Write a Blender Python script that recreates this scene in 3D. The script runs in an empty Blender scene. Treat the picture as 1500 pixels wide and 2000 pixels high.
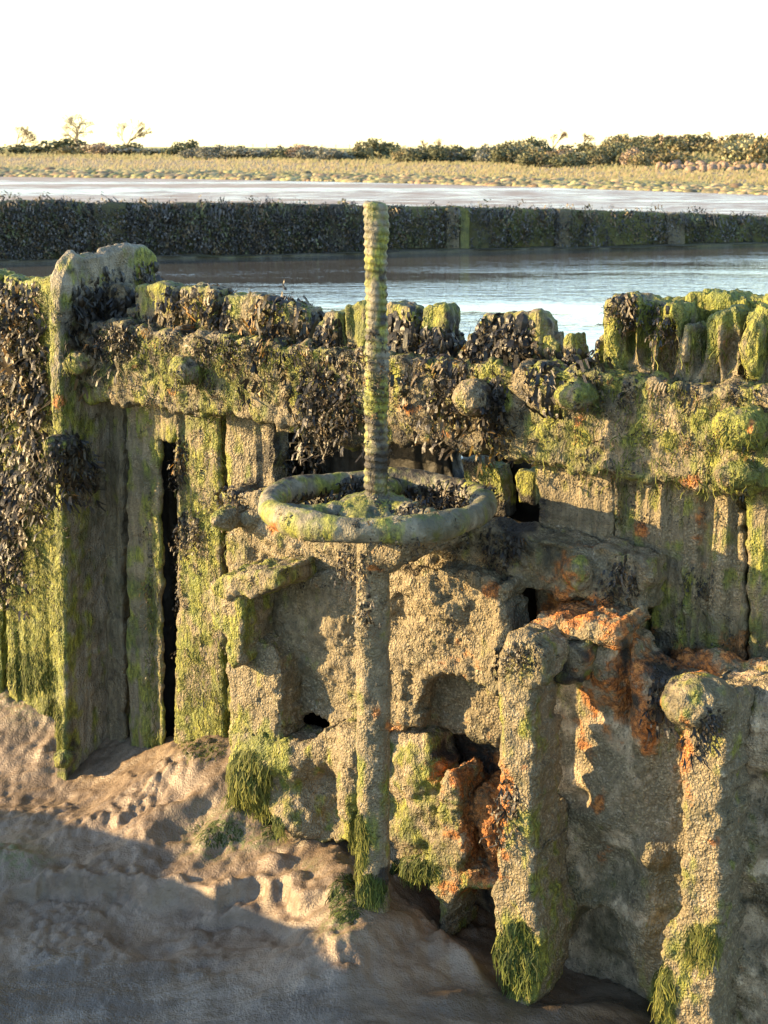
import bpy, math, random, time
import numpy as np
from mathutils import Vector, Matrix
T0 = time.time()
rng = np.random.default_rng(7)
random.seed(7)
scene = bpy.context.scene
COL = scene.collection

# ---------------------------------------------------------------- camera calibration
F = 2900.0                       # focal length in units of the 1500 x 2000 photograph
PITCH = math.radians(13.6)
CAM = np.array([0.0, 0.0, 3.0])
cp, sp = math.cos(PITCH), math.sin(PITCH)
WA = math.radians(34.0)          # the near wall's angle
S_ = np.array([math.cos(WA), -math.sin(WA), 0.0])     # along the wall, to the right
N_ = np.array([-math.sin(WA), -math.cos(WA), 0.0])    # out of the wall, to the viewer
O_ = np.array([0.0, 3.76, 0.0])

def ray(u, v):
    u = np.asarray(u, float); v = np.asarray(v, float)
    return np.stack([u - 750.0, F * cp + (1000.0 - v) * sp, (1000.0 - v) * cp - F * sp], -1)

def sz(u, v, n):
    """photo point -> (s, z) on the wall plane with offset n"""
    r = ray(u, v)
    t = (n - (CAM - O_) @ N_) / (r @ N_)
    p = CAM + r * t[..., None]
    return np.stack([(p - O_) @ S_, p[..., 2]], -1)

def wpt(u, v, n):
    a = sz(np.array(u), np.array(v), n)
    return O_ + S_ * a[0] + N_ * n + np.array([0, 0, a[1]])

def at_drop(u, v, drop):
    r = ray(u, v)
    return CAM + r * (-drop / r[2])

def at_Y(u, v, Y):
    r = ray(u, v)
    return CAM + r * (np.asarray(Y) / r[..., 1])[..., None]

def project(p):
    d = p - CAM
    yc = d[:, 1] * cp - d[:, 2] * sp
    zc = d[:, 1] * sp + d[:, 2] * cp
    yc = np.where(yc < 1e-3, 1e-3, yc)
    return 750 + F * d[:, 0] / yc, 1000 - F * zc / yc

# ---------------------------------------------------------------- vector noise
def _h(i, j, k, seed):
    with np.errstate(over='ignore'):
        x = (i.astype(np.uint32) * np.uint32(374761393) + j.astype(np.uint32) * np.uint32(668265263)
             + k.astype(np.uint32) * np.uint32(2147483647) + np.uint32((seed * 974634777 + 12345) & 0xffffffff))
        x = (x ^ (x >> np.uint32(13))) * np.uint32(1274126177)
        x = (x ^ (x >> np.uint32(16))) * np.uint32(2246822519)
        x = x ^ (x >> np.uint32(15))
    return x.astype(np.float32) / np.float32(4294967295.0)

def vnoise(p, seed=0):
    p = np.asarray(p, float)
    i = np.floor(p).astype(np.int64)
    f = (p - i).astype(np.float32)
    f = f * f * f * (f * (f * 6 - 15) + 10)
    i = i & 0xffffffff
    out = 0
    for a in (0, 1):
        wa = f[:, 0] if a else 1 - f[:, 0]
        for b in (0, 1):
            wb = f[:, 1] if b else 1 - f[:, 1]
            for c in (0, 1):
                wc = f[:, 2] if c else 1 - f[:, 2]
                out = out + wa * wb * wc * _h((i[:, 0] + a) & 0xffffffff, (i[:, 1] + b) & 0xffffffff, (i[:, 2] + c) & 0xffffffff, seed)
    return out * 2 - 1

def fbm(p, octs=3, seed=0, gain=.5):
    p = np.asarray(p, float)
    s, a, t = 0, 1.0, 0
    for o in range(octs):
        s = s + a * vnoise(p * 2.03 ** o + 17.3 * o, seed + o)
        t += a; a *= gain
    return s / t

def worley(p, seed=0):
    """distance to the nearest feature point (near 2x2x2 cells)"""
    p = np.asarray(p, float)
    q = p - .5
    i = np.floor(q).astype(np.int64)
    best = np.full(len(p), 9.0)
    for a in (0, 1):
        for b in (0, 1):
            for c in (0, 1):
                ii, jj, kk = (i[:, 0] + a), (i[:, 1] + b), (i[:, 2] + c)
                iu, ju, ku = ii & 0xffffffff, jj & 0xffffffff, kk & 0xffffffff
                dx = ii + .15 + .7 * _h(iu, ju, ku, seed) - p[:, 0]
                dy = jj + .15 + .7 * _h(iu, ju, ku, seed + 1) - p[:, 1]
                dz = kk + .15 + .7 * _h(iu, ju, ku, seed + 2) - p[:, 2]
                best = np.minimum(best, dx * dx + dy * dy + dz * dz)
    return np.sqrt(best)

def sst(a, b, x):
    t = np.clip((x - a) / (b - a), 0, 1)
    return t * t * (3 - 2 * t)

# ---------------------------------------------------------------- mesh and object helpers
def mesh_np(name, V, Q, cols=None, smooth=True, k=4):
    me = bpy.data.meshes.new(name)
    V = np.ascontiguousarray(V, np.float32); Q = np.ascontiguousarray(Q, np.int32)
    me.vertices.add(len(V)); me.vertices.foreach_set('co', V.ravel())
    me.loops.add(Q.size); me.loops.foreach_set('vertex_index', Q.ravel())
    me.polygons.add(len(Q))
    me.polygons.foreach_set('loop_start', np.arange(0, Q.size, k, dtype=np.int32))
    me.update(calc_edges=True)
    if smooth:
        me.polygons.foreach_set('use_smooth', np.ones(len(Q), bool))
    if cols is not None:
        ca = me.color_attributes.new('paint', 'FLOAT_COLOR', 'POINT')
        ca.data.foreach_set('color', np.ascontiguousarray(cols, np.float32).ravel())
    me.validate()
    return me

def link(name, me, mat, parent=None, loc=None):
    o = bpy.data.objects.new(name, me)
    COL.objects.link(o)
    if mat is not None and not me.materials:
        me.materials.append(mat)
    if loc is not None: o.location = loc
    if parent is not None: o.parent = parent
    return o

def tag(o, label=None, cat=None, group=None, kind=None):
    if label: o['label'] = label
    if cat: o['category'] = cat
    if group: o['group'] = group
    if kind: o['kind'] = kind
    return o

def empty(name, loc, label, cat, group=None):
    o = bpy.data.objects.new(name, None); COL.objects.link(o)
    o.location = loc; o.empty_display_size = .1
    return tag(o, label, cat, group)

def obj_at(name, V, Q, cols, mat, parent=None, base=None, smooth=True, k=4):
    """mesh from world-space vertices; origin at the base point (or the parent's frame)"""
    if parent is not None:
        b = np.array(world_of(parent))
        return link(name, mesh_np(name, V - b, Q, cols, smooth, k), mat, parent)
    b = np.array([(V[:, 0].min() + V[:, 0].max()) / 2, (V[:, 1].min() + V[:, 1].max()) / 2, V[:, 2].min()]) if base is None else np.array(base)
    return link(name, mesh_np(name, V - b, Q, cols, smooth, k), mat, None, b)

def world_of(o):
    p = Vector(o.location)
    while o.parent is not None:
        o = o.parent; p = p + Vector(o.location)
    return p

# ---------------------------------------------------------------- surface nets
EDG = [(0, 1), (2, 3), (4, 5), (6, 7), (0, 2), (1, 3), (4, 6), (5, 7), (0, 4), (1, 5), (2, 6), (3, 7)]
def surface_nets(f, org, h):
    f = np.pad(f, 1, constant_values=1.0)
    org = np.asarray(org, float) - h
    neg = f < 0
    cor = [(0, 0, 0), (1, 0, 0), (0, 1, 0), (1, 1, 0), (0, 0, 1), (1, 0, 1), (0, 1, 1), (1, 1, 1)]
    nx, ny, nz = f.shape
    cnt = np.zeros((nx - 1, ny - 1, nz - 1), np.int8)
    for c in cor:
        cnt += neg[c[0]:nx - 1 + c[0], c[1]:ny - 1 + c[1], c[2]:nz - 1 + c[2]]
    act = (cnt > 0) & (cnt < 8)
    ijk = np.argwhere(act)
    idx = np.full(act.shape, -1, np.int64); idx[act] = np.arange(len(ijk))
    vals = np.stack([f[ijk[:, 0] + c[0], ijk[:, 1] + c[1], ijk[:, 2] + c[2]] for c in cor], 1)
    P = np.zeros((len(ijk), 3)); W = np.zeros(len(ijk))
    C = np.array(cor, float)
    for a, b in EDG:
        va, vb = vals[:, a], vals[:, b]
        m = (va < 0) != (vb < 0)
        t = np.where(m, va / np.where(m, va - vb, 1), 0)
        P += np.where(m[:, None], C[a] + (C[b] - C[a]) * t[:, None], 0); W += m
    V = org + h * (ijk + P / W[:, None])
    faces = []
    for ax in range(3):
        a1, a2 = (ax + 1) % 3, (ax + 2) % 3
        sl0 = [slice(None)] * 3; sl1 = [slice(None)] * 3
        sl0[ax] = slice(0, -1); sl1[ax] = slice(1, None)
        n0, n1 = neg[tuple(sl0)], neg[tuple(sl1)]
        e = np.argwhere(n0 != n1)
        e = e[(e[:, a1] > 0) & (e[:, a2] > 0) & (e[:, a1] < f.shape[a1] - 1) & (e[:, a2] < f.shape[a2] - 1)]
        fl = n0[e[:, 0], e[:, 1], e[:, 2]]
        q = []
        for d1, d2 in ((1, 1), (0, 1), (0, 0), (1, 0)):
            c = e.copy(); c[:, a1] -= d1; c[:, a2] -= d2
            q.append(idx[c[:, 0], c[:, 1], c[:, 2]])
        q = np.stack(q, 1)
        q[~fl] = q[~fl][:, ::-1]
        faces.append(q)
    return V, np.concatenate(faces)

def vert_normals(V, Q):
    a = V[Q[:, 2]] - V[Q[:, 0]]; b = V[Q[:, 3]] - V[Q[:, 1]]
    fn = np.cross(a, b)
    n = np.zeros_like(V)
    for k in range(4):
        for c in range(3):
            n[:, c] += np.bincount(Q[:, k], fn[:, c], len(V))
    return n / np.maximum(np.linalg.norm(n, axis=1, keepdims=True), 1e-12)

def poly_sdf(x, y, poly):
    poly = np.asarray(poly, float)
    sh = x.shape; x = x.ravel(); y = y.ravel()
    d = np.full(x.shape, 1e9); ins = np.zeros(x.shape, bool)
    m = len(poly)
    for i in range(m):
        ax, ay = poly[i]; bx, by = poly[(i + 1) % m]
        ex, ey = bx - ax, by - ay
        t = np.clip(((x - ax) * ex + (y - ay) * ey) / (ex * ex + ey * ey + 1e-12), 0, 1)
        d = np.minimum(d, (x - ax - t * ex) ** 2 + (y - ay - t * ey) ** 2)
        c = (ay > y) != (by > y)
        xi = ax + (y - ay) * ex / (ey if abs(ey) > 1e-12 else 1e-12)
        ins ^= c & (x < xi)
    d = np.sqrt(d)
    return np.where(ins, -d, d).reshape(sh)

def rmax(a, b, r):
    return np.minimum(-r, np.maximum(a, b)) + np.sqrt(np.maximum(a + r, 0) ** 2 + np.maximum(b + r, 0) ** 2)

# ---------------------------------------------------------------- surface paint: growth, rust and shells at their places
# channels: 0 algae, 1 rust, 2 pale barnacles, 3 dark slime
BLOBS = [
 # u, v, ru, rv, channel, amount
 (30, 780, 110, 330, 0, .75), (60, 1150, 90, 330, 0, .85), (105, 1400, 40, 130, 0, .8),
 (400, 1050, 60, 330, 0, .5), (330, 1400, 30, 120, 0, .6), (395, 1440, 60, 60, 0, .8),
 (330, 720, 170, 70, 0, .45), (500, 730, 150, 60, 0, .5), (480, 600, 90, 40, 0, .6), (690, 630, 40, 60, 0, .7),
 (850, 620, 50, 60, 0, .8), (880, 800, 60, 60, 0, .35), (1080, 780, 120, 120, 0, .45), (1130, 720, 120, 40, 0, .6),
 (1240, 640, 130, 90, 0, .6), (1430, 600, 130, 40, 0, .7), (1470, 680, 60, 100, 0, .5), (1450, 840, 90, 70, 0, .6),
 (1460, 950, 70, 70, 0, .5), (1340, 1190, 70, 70, 0, .5), (1450, 1060, 50, 120, 0, .35),
 (500, 1500, 80, 110, 0, .75), (445, 1180, 60, 60, 0, .45), (700, 1650, 35, 130, 0, .75), (700, 1500, 22, 120, 0, .45),
 (880, 1600, 30, 120, 0, .45), (860, 1690, 60, 50, 0, .6), (800, 1560, 70, 160, 0, .4), (1000, 1350, 60, 100, 0, .4),
 (1010, 1870, 60, 90, 0, .8), (1050, 1680, 60, 130, 0, .45), (1100, 1330, 60, 70, 0, .45), (1390, 1430, 70, 120, 0, .42), (1370, 1840, 50, 60, 0, .6),
 (1300, 1940, 40, 80, 0, .7), (300, 540, 40, 60, 0, .7), (215, 492, 100, 24, 0, .12), (300, 515, 22, 26, 0, .7), (560, 985, 80, 30, 0, .45), (730, 960, 110, 30, 0, .5),
 (590, 860, 60, 40, 0, .2), (660, 890, 80, 60, 0, .4), (930, 920, 40, 30, 0, .7), (1030, 960, 30, 50, 0, .8),
 (1130, 1190, 90, 30, 1, .7), (1080, 1190, 36, 28, 1, .7), (1190, 1225, 40, 25, 1, .4), (1232, 1325, 55, 105, 1, .8), (1170, 1330, 50, 60, 1, .5), (1180, 1420, 90, 60, 1, .4),
 (1265, 1430, 25, 60, 1, .6), (1350, 1290, 55, 28, 1, .95), (1440, 1265, 40, 40, 1, .8), (945, 1610, 60, 100, 1, .8), (975, 1560, 30, 50, 1, .6), (920, 1720, 60, 30, 1, .6),
 (920, 1500, 80, 60, 1, .6), (1253, 1035, 16, 18, 1, .9), (1372, 1020, 26, 42, 1, .62), (1345, 940, 26, 14, 1, .9),
 (118, 785, 14, 16, 1, 1.), (738, 1390, 14, 16, 1, .8), (530, 1030, 14, 14, 1, .8), (735, 1112, 30, 10, 1, .7), (960, 1150, 24, 30, 1, .55), (1170, 1570, 14, 24, 1, .9), (1110, 1110, 30, 40, 1, .5),
 (1340, 1480, 18, 90, 1, .75), (1345, 1500, 40, 40, 1, .35), (875, 1290, 45, 45, 1, .35), (870, 850, 45, 14, 1, .55), (800, 800, 20, 14, 1, .6), (770, 1420, 30, 16, 1, .6),
 (335, 770, 14, 16, 1, .6), (1130, 815, 14, 22, 1, .5), (1465, 840, 8, 18, 1, .8), (1395, 1645, 14, 12, 1, .7), (1180, 1660, 16, 40, 1, .4),
 (480, 860, 60, 90, 2, .8), (470, 1050, 60, 60, 2, .8), (560, 1080, 120, 50, 2, .6), (480, 1330, 80, 110, 2, .7), (640, 1330, 60, 60, 2, .6),
 (830, 1220, 110, 120, 2, .55), (930, 1400, 60, 70, 2, .85), (600, 1540, 130, 90, 2, .7), (590, 1590, 60, 50, 2, .6), (1005, 1450, 50, 230, 2, .6), (1010, 1680, 50, 130, 2, .8), (1370, 1640, 60, 250, 2, .85),
 (1350, 1900, 80, 120, 2, .8), (1300, 830, 170, 110, 2, .45), (1380, 1000, 120, 80, 2, .6), (700, 1300, 30, 250, 2, .45), (1200, 1560, 130, 200, 2, .55), (250, 700, 60, 80, 2, .3), (240, 1200, 60, 300, 2, .3),
 (880, 760, 60, 30, 2, .3), (210, 490, 100, 22, 2, .5), (900, 1650, 30, 90, 2, .6), (1280, 1330, 60, 120, 2, .4), (112, 1200, 14, 250, 2, .5), (300, 1300, 20, 200, 2, .45), (1190, 1215, 60, 25, 2, .5),
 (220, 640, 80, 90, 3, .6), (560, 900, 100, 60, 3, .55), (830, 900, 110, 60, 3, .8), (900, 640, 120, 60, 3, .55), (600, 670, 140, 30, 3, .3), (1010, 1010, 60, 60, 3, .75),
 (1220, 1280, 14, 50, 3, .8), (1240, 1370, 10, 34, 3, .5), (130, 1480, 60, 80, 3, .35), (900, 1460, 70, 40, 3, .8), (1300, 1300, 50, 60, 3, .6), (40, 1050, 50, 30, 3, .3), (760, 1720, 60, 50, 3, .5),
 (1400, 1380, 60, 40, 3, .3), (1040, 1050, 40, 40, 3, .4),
]
BL = np.array([b[:4] for b in BLOBS], float)
def paint(V, base, seed=0):
    u, v = project(V)
    c = np.tile(np.array(base, float), (len(V), 1))
    for (bu, bv, ru, rv), b in zip(BL, BLOBS):
        m = np.where((np.abs(u - bu) < 1.5 * ru) & (np.abs(v - bv) < 1.5 * rv))[0]
        if len(m):
            q = ((u[m] - bu) / ru) ** 2 + ((v[m] - bv) / rv) ** 2
            w = np.exp(-q * 1.1)
            c[m, b[4]] = np.maximum(c[m, b[4]], c[m, b[4]] * (1 - w) + b[5] * w * 1.1)
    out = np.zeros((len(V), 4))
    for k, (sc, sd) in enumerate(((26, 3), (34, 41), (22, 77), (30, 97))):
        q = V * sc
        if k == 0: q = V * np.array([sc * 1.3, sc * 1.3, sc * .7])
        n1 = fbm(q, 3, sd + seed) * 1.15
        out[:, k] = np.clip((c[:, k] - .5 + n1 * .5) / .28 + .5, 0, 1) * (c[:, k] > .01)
    return out

def crust(V, Q, lump=.006, mid=.003, fine=.0022, grain=0., cell=.010, seed=0):
    nrm = vert_normals(V, Q)
    d = lump * fbm(V * 13, 2, 5 + seed) + mid * fbm(V * 45, 2, 9 + seed)
    if fine:
        w = worley(V / cell, 11 + seed)
        msk = np.clip(.62 + 1.5 * fbm(V * 7, 3, 31 + seed), .0, 1.5)
        d = d + fine * (1 - 1.5 * w) * msk
    if grain:
        loc = np.stack([V @ S_, V @ N_, V[:, 2]], 1)
        g = fbm(loc * np.array([70, 70, 2.2]), 3, 51 + seed)
        d = d + grain * g - grain * 1.5 * sst(.25, .6, -vnoise(loc * np.array([28, 28, .9]), 57 + seed))
    return V + nrm * d[:, None]

def solid(polys, n0, n1, vox=.006, r=.01, edge=.005, hf=None, holes=(), mod=None, zlim=None, seed=0, in_sz=False):
    """a slab of the wall: outline on the plane n1, running back to n0.  Returns world vertices and quads"""
    pl = [np.array(p if in_sz else sz(np.array(p)[:, 0], np.array(p)[:, 1], n1)) for p in polys]
    allp = np.concatenate(pl)
    mg = .03
    s0, s1 = allp[:, 0].min() - mg, allp[:, 0].max() + mg
    z0, z1 = allp[:, 1].min() - mg, allp[:, 1].max() + mg
    gs = np.arange(s0, s1, vox); gz = np.arange(z0, z1, vox)
    S2, Z2 = np.meshgrid(gs, gz, indexing='ij')
    d2 = np.full(S2.shape, 1e9)
    for p in pl: d2 = np.minimum(d2, poly_sdf(S2, Z2, p))
    q = np.stack([S2.ravel(), np.full(S2.size, n1 * 3.1 + seed), Z2.ravel()], 1)
    d2 = d2 + edge * (fbm(q * 22, 2, 21 + seed) + .6 * fbm(q * 70, 2, 23 + seed)).reshape(S2.shape)
    for hp in holes:
        hh = np.array(sz(np.array(hp)[:, 0], np.array(hp)[:, 1], n1))
        d2 = np.maximum(d2, -(poly_sdf(S2, Z2, hh) + edge * 1.6 * fbm(q * 26, 2, 61 + seed).reshape(S2.shape)))
    H = np.full(S2.shape, n1)
    top = n1
    if hf is not None:
        H = H + hf(S2, Z2); top = max(n1, H.max())
    gm = np.arange(-top - mg, -n0 + mg, vox)
    M3 = gm[None, :, None]
    a = (-M3) - H[:, None, :]           # n - H
    b = n0 + M3                          # n0 - n
    d = rmax(rmax(d2[:, None, :] + 0 * M3, a, r), b, min(r, .008))
    if mod is not None:
        d = mod(S2[:, None, :], -M3, Z2[:, None, :], d)
    V, Q = surface_nets(d, (s0, gm[0], z0), vox)
    W = O_ + V[:, :1] * S_ - V[:, 1:2] * N_ * 1.0
    W[:, 2] = V[:, 2]
    return W, Q

def local_hf(items, n):
    """height bumps (u, v, ru, rv, amount) given on the plane n; power gives flat-topped or soft ones"""
    its = []
    for (u, v, ru, rv, am) in items:
        c = sz(np.array(u), np.array(v), n); e = sz(np.array(u + ru), np.array(v), n); f = sz(np.array(u), np.array(v + rv), n)
        its.append((c[0], c[1], abs(e[0] - c[0]), abs(f[1] - c[1]), am))
    def f(S, Z):
        h = np.zeros(S.shape)
        for (a, b, ra, rb, am) in its:
            q = ((S - a) / ra) ** 2 + ((Z - b) / rb) ** 2
            h = h + am * np.exp(-q ** 1.6)
        return h
    return f

# ---------------------------------------------------------------- materials
def nodes(name):
    m = bpy.data.materials.new(name); m.use_nodes = True
    nt = m.node_tree; nt.nodes.clear()
    out = nt.nodes.new('ShaderNodeOutputMaterial')
    b = nt.nodes.new('ShaderNodeBsdfPrincipled')
    nt.links.new(b.outputs[0], out.inputs[0])
    return m, nt, b, out

def N(nt, t, **kw):
    n = nt.nodes.new(t)
    for k, v in kw.items():
        if k.startswith('i_'): n.inputs[k[2:].replace('_', ' ')].default_value = v
        else: setattr(n, k, v)
    return n

def L(nt, a, b): nt.links.new(a, b)

def mixc(nt, fac, a, b):
    m = N(nt, 'ShaderNodeMix', data_type='RGBA')
    for s, v in ((m.inputs[0], fac), (m.inputs[6], a), (m.inputs[7], b)):
        if hasattr(v, 'is_linked'): L(nt, v, s)
        elif isinstance(v, (int, float)): s.default_value = v
        else: s.default_value = (*v, 1)
    return m.outputs[2]

def math_(nt, op, a, b=None, c=None, clamp=False):
    m = N(nt, 'ShaderNodeMath', operation=op); m.use_clamp = clamp
    for s, v in zip(m.inputs, (a, b, c)):
        if v is None: continue
        if hasattr(v, 'is_linked'): L(nt, v, s)
        else: s.default_value = v
    return m.outputs[0]

def noise(nt, co, scale, detail=3, rough=.55, stretch=None):
    n = N(nt, 'ShaderNodeTexNoise'); n.inputs['Scale'].default_value = scale
    n.inputs['Detail'].default_value = detail; n.inputs['Roughness'].default_value = rough
    if stretch is not None:
        mp = N(nt, 'ShaderNodeMapping'); mp.inputs['Scale'].default_value = stretch
        L(nt, co, mp.inputs[0]); co = mp.outputs[0]
    L(nt, co, n.inputs['Vector'])
    return n.outputs[0]

def ramp(nt, x, a, b):
    m = N(nt, 'ShaderNodeMapRange'); m.interpolation_type = 'SMOOTHSTEP'
    L(nt, x, m.inputs[0]); m.inputs[1].default_value = a; m.inputs[2].default_value = b
    return m.outputs[0]

def encrusted(name, base_a, base_b, wood=False, bump=.85):
    m, nt, b, out = nodes(name)
    co = N(nt, 'ShaderNodeTexCoord').outputs['Object']
    at = N(nt, 'ShaderNodeVertexColor', layer_name='paint')
    sep = N(nt, 'ShaderNodeSeparateColor'); L(nt, at.outputs[0], sep.inputs[0])
    alg, rst, pal, drk = sep.outputs[0], sep.outputs[1], sep.outputs[2], at.outputs[1]
    st = (1, 1, .12) if wood else (1, 1, .6)
    n1 = noise(nt, co, 60 if wood else 40, 4, .6, st)
    n2 = noise(nt, co, 190, 2, .6)
    n3 = noise(nt, co, 11, 3, .6)
    c = mixc(nt, ramp(nt, n1, .3, .7), base_a, base_b)
    c = mixc(nt, math_(nt, 'MULTIPLY', ramp(nt, n3, .45, .7), .6), c, (base_a[0] * .5, base_a[1] * .5, base_a[2] * .5))
    # barnacle shells: small cells of uneven size with dark gaps
    wv = N(nt, 'ShaderNodeTexNoise'); wv.inputs['Scale'].default_value = 60; L(nt, co, wv.inputs['Vector'])
    wm = N(nt, 'ShaderNodeVectorMath', operation='MULTIPLY_ADD'); L(nt, wv.outputs['Color'], wm.inputs[0]); wm.inputs[1].default_value = (.010, .010, .010); L(nt, co, wm.inputs[2])
    vo = N(nt, 'ShaderNodeTexVoronoi'); vo.inputs['Scale'].default_value = 150; L(nt, wm.outputs[0], vo.inputs['Vector'])
    v2 = N(nt, 'ShaderNodeTexVoronoi'); v2.inputs['Scale'].default_value = 88; L(nt, wm.outputs[0], v2.inputs['Vector'])
    cell = math_(nt, 'MULTIPLY', ramp(nt, vo.outputs['Distance'], .75, .15), math_(nt, 'MULTIPLY_ADD', ramp(nt, v2.outputs['Distance'], .8, .2), .6, .4))
    vcol = N(nt, 'ShaderNodeSeparateColor'); L(nt, v2.outputs['Color'], vcol.inputs[0])
    shell = mixc(nt, vcol.outputs[0], (.20, .165, .10), (.36, .30, .19))
    shell = mixc(nt, math_(nt, 'MULTIPLY', ramp(nt, vcol.outputs[1], .9, .97), .6), shell, (.46, .41, .32))
    shell = mixc(nt, math_(nt, 'MULTIPLY_ADD', cell, .75, .25), (.085, .07, .045), shell)
    pf = math_(nt, 'MULTIPLY', math_(nt, 'ADD', pal, .12, clamp=True), ramp(nt, math_(nt, 'ADD', n2, math_(nt, 'MULTIPLY', pal, .35)), .42, .62))
    c = mixc(nt, pf, c, shell)
    an = noise(nt, co, 120, 3, .6, (1, 1, .35))
    ag = mixc(nt, ramp(nt, an, .3, .72), (.055, .066, .014), (.26, .262, .045))
    ag = mixc(nt, math_(nt, 'MULTIPLY', ramp(nt, n3, .4, .65), .55), ag, (.085, .125, .02))
    af = math_(nt, 'MULTIPLY', alg, ramp(nt, math_(nt, 'ADD', an, math_(nt, 'MULTIPLY', alg, .4)), .40, .66))
    c = mixc(nt, af, c, ag)
    rn = noise(nt, co, 70, 4, .65)
    rc = mixc(nt, ramp(nt, rn, .35, .68), (.11, .038, .013), (.50, .195, .05))
    rf = math_(nt, 'MULTIPLY', rst, ramp(nt, math_(nt, 'ADD', rn, math_(nt, 'MULTIPLY', rst, .22)), .44, .66))
    c = mixc(nt, rf, c, rc)
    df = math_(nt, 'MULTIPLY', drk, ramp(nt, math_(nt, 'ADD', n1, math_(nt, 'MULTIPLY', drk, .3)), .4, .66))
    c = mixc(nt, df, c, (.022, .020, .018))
    sp_ = math_(nt, 'MULTIPLY', ramp(nt, noise(nt, co, 85, 2, .5), .63, .72), .6)
    c = mixc(nt, sp_, c, (.035, .032, .024))
    n5 = noise(nt, co, 5.5, 4, .65)
    c = mixc(nt, math_(nt, 'MULTIPLY', ramp(nt, n5, .5, .68), .55), c, (.05, .052, .026))
    c = mixc(nt, math_(nt, 'MULTIPLY', ramp(nt, n2, .56, .7), .5), c, (.05, .042, .028))
    L(nt, c, b.inputs['Base Color'])
    b.inputs['Specular IOR Level'].default_value = .4
    L(nt, math_(nt, 'MULTIPLY_ADD', n3, -.35, .82), b.inputs['Roughness'])
    hgt = math_(nt, 'ADD', math_(nt, 'MULTIPLY', n2, .85), math_(nt, 'MULTIPLY', math_(nt, 'MULTIPLY', cell, .55), math_(nt, 'MULTIPLY_ADD', pf, .85, .06)))
    hgt = math_(nt, 'ADD', hgt, math_(nt, 'MULTIPLY', an, .9))
    hgt = math_(nt, 'ADD', hgt, math_(nt, 'MULTIPLY', n1, .6))
    bp = N(nt, 'ShaderNodeBump'); bp.inputs['Strength'].default_value = bump; bp.inputs['Distance'].default_value = .009
    L(nt, hgt, bp.inputs['Height']); L(nt, bp.outputs[0], b.inputs['Normal'])
    return m

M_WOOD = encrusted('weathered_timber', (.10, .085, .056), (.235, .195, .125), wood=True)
M_POST = encrusted('grey_timber', (.115, .108, .088), (.25, .225, .175), wood=True)
M_IRON = encrusted('encrusted_iron', (.11, .092, .062), (.24, .20, .13))
M_PALE = encrusted('silted_plate', (.20, .163, .115), (.40, .33, .235))

M_WHEEL = encrusted('slimy_cast_iron', (.10, .095, .07), (.215, .20, .15), bump=.4)
M_PLATE = encrusted('pale_crusted_plate', (.27, .21, .14), (.52, .42, .29))  # crust colour raised to stand in for light bounced onto the shaded plates

def mud_mat():
    m, nt, b, out = nodes('wet_mud')
    co = N(nt, 'ShaderNodeTexCoord').outputs['Object']
    at = N(nt, 'ShaderNodeVertexColor', layer_name='paint')
    sep = N(nt, 'ShaderNodeSeparateColor'); L(nt, at.outputs[0], sep.inputs[0])
    n1 = noise(nt, co, 9, 4, .6); n2 = noise(nt, co, 70, 4, .6)
    c = mixc(nt, ramp(nt, n1, .3, .7), (.098, .069, .046), (.188, .140, .097))
    c = mixc(nt, math_(nt, 'MULTIPLY', ramp(nt, n2, .52, .72), .4), c, (.05, .038, .028))
    c = mixc(nt, sep.outputs[1], c, (.075, .058, .042))
    c = mixc(nt, math_(nt, 'MULTIPLY', sep.outputs[0], ramp(nt, n2, .4, .6)), c, (.07, .11, .02))
    rn_ = noise(nt, co, 7, 4, .6, (.5, 1.6, 1))
    c = mixc(nt, math_(nt, 'MULTIPLY', sep.outputs[1], ramp(nt, rn_, .45, .65)), c, (.15, .12, .09))
    L(nt, c, b.inputs['Base Color'])
    L(nt, math_(nt, 'MULTIPLY_ADD', math_(nt, 'MULTIPLY', sep.outputs[1], ramp(nt, rn_, .35, .55)), -.40, math_(nt, 'MULTIPLY_ADD', n1, -.25, .60)), b.inputs['Roughness'])
    b.inputs['Specular IOR Level'].default_value = .5
    bp = N(nt, 'ShaderNodeBump'); bp.inputs['Strength'].default_value = .6; bp.inputs['Distance'].default_value = .010
    L(nt, math_(nt, 'ADD', math_(nt, 'MULTIPLY', n2, .7), math_(nt, 'MULTIPLY', noise(nt, co, 200, 3), .45)), bp.inputs['Height'])
    L(nt, bp.outputs[0], b.inputs['Normal'])
    return m
M_MUD = mud_mat()

def water_mat(name, col, rough, scale, strength, stretch, dist=.02):
    m, nt, b, out = nodes(name)
    co = N(nt, 'ShaderNodeTexCoord').outputs['Object']
    b.inputs['Base Color'].default_value = (*col, 1)
    b.inputs['Roughness'].default_value = rough
    b.inputs['IOR'].default_value = 1.75
    n1 = noise(nt, co, scale, 3, .55, stretch); n2 = noise(nt, co, scale * 3.7, 2, .5, stretch)
    calm = ramp(nt, noise(nt, co, .9, 2, .5, (.25, 1, 1)), .38, .62)
    h = math_(nt, 'MULTIPLY', math_(nt, 'ADD', n1, math_(nt, 'MULTIPLY', n2, .4)), math_(nt, 'MULTIPLY_ADD', calm, .8, .2))
    bp = N(nt, 'ShaderNodeBump'); bp.inputs['Strength'].default_value = strength; bp.inputs['Distance'].default_value = dist
    L(nt, h, bp.inputs['Height'])
    L(nt, bp.outputs[0], b.inputs['Normal'])
    return m
M_POOL = water_mat('pool_water', (.075, .073, .069), .04, 8.0, .20, (.4, 1, 1), .05)
M_PUDDLE = water_mat('puddle_water', (.085, .066, .047), .16, 6.0, .5, (.5, 1, 1), .02)

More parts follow.
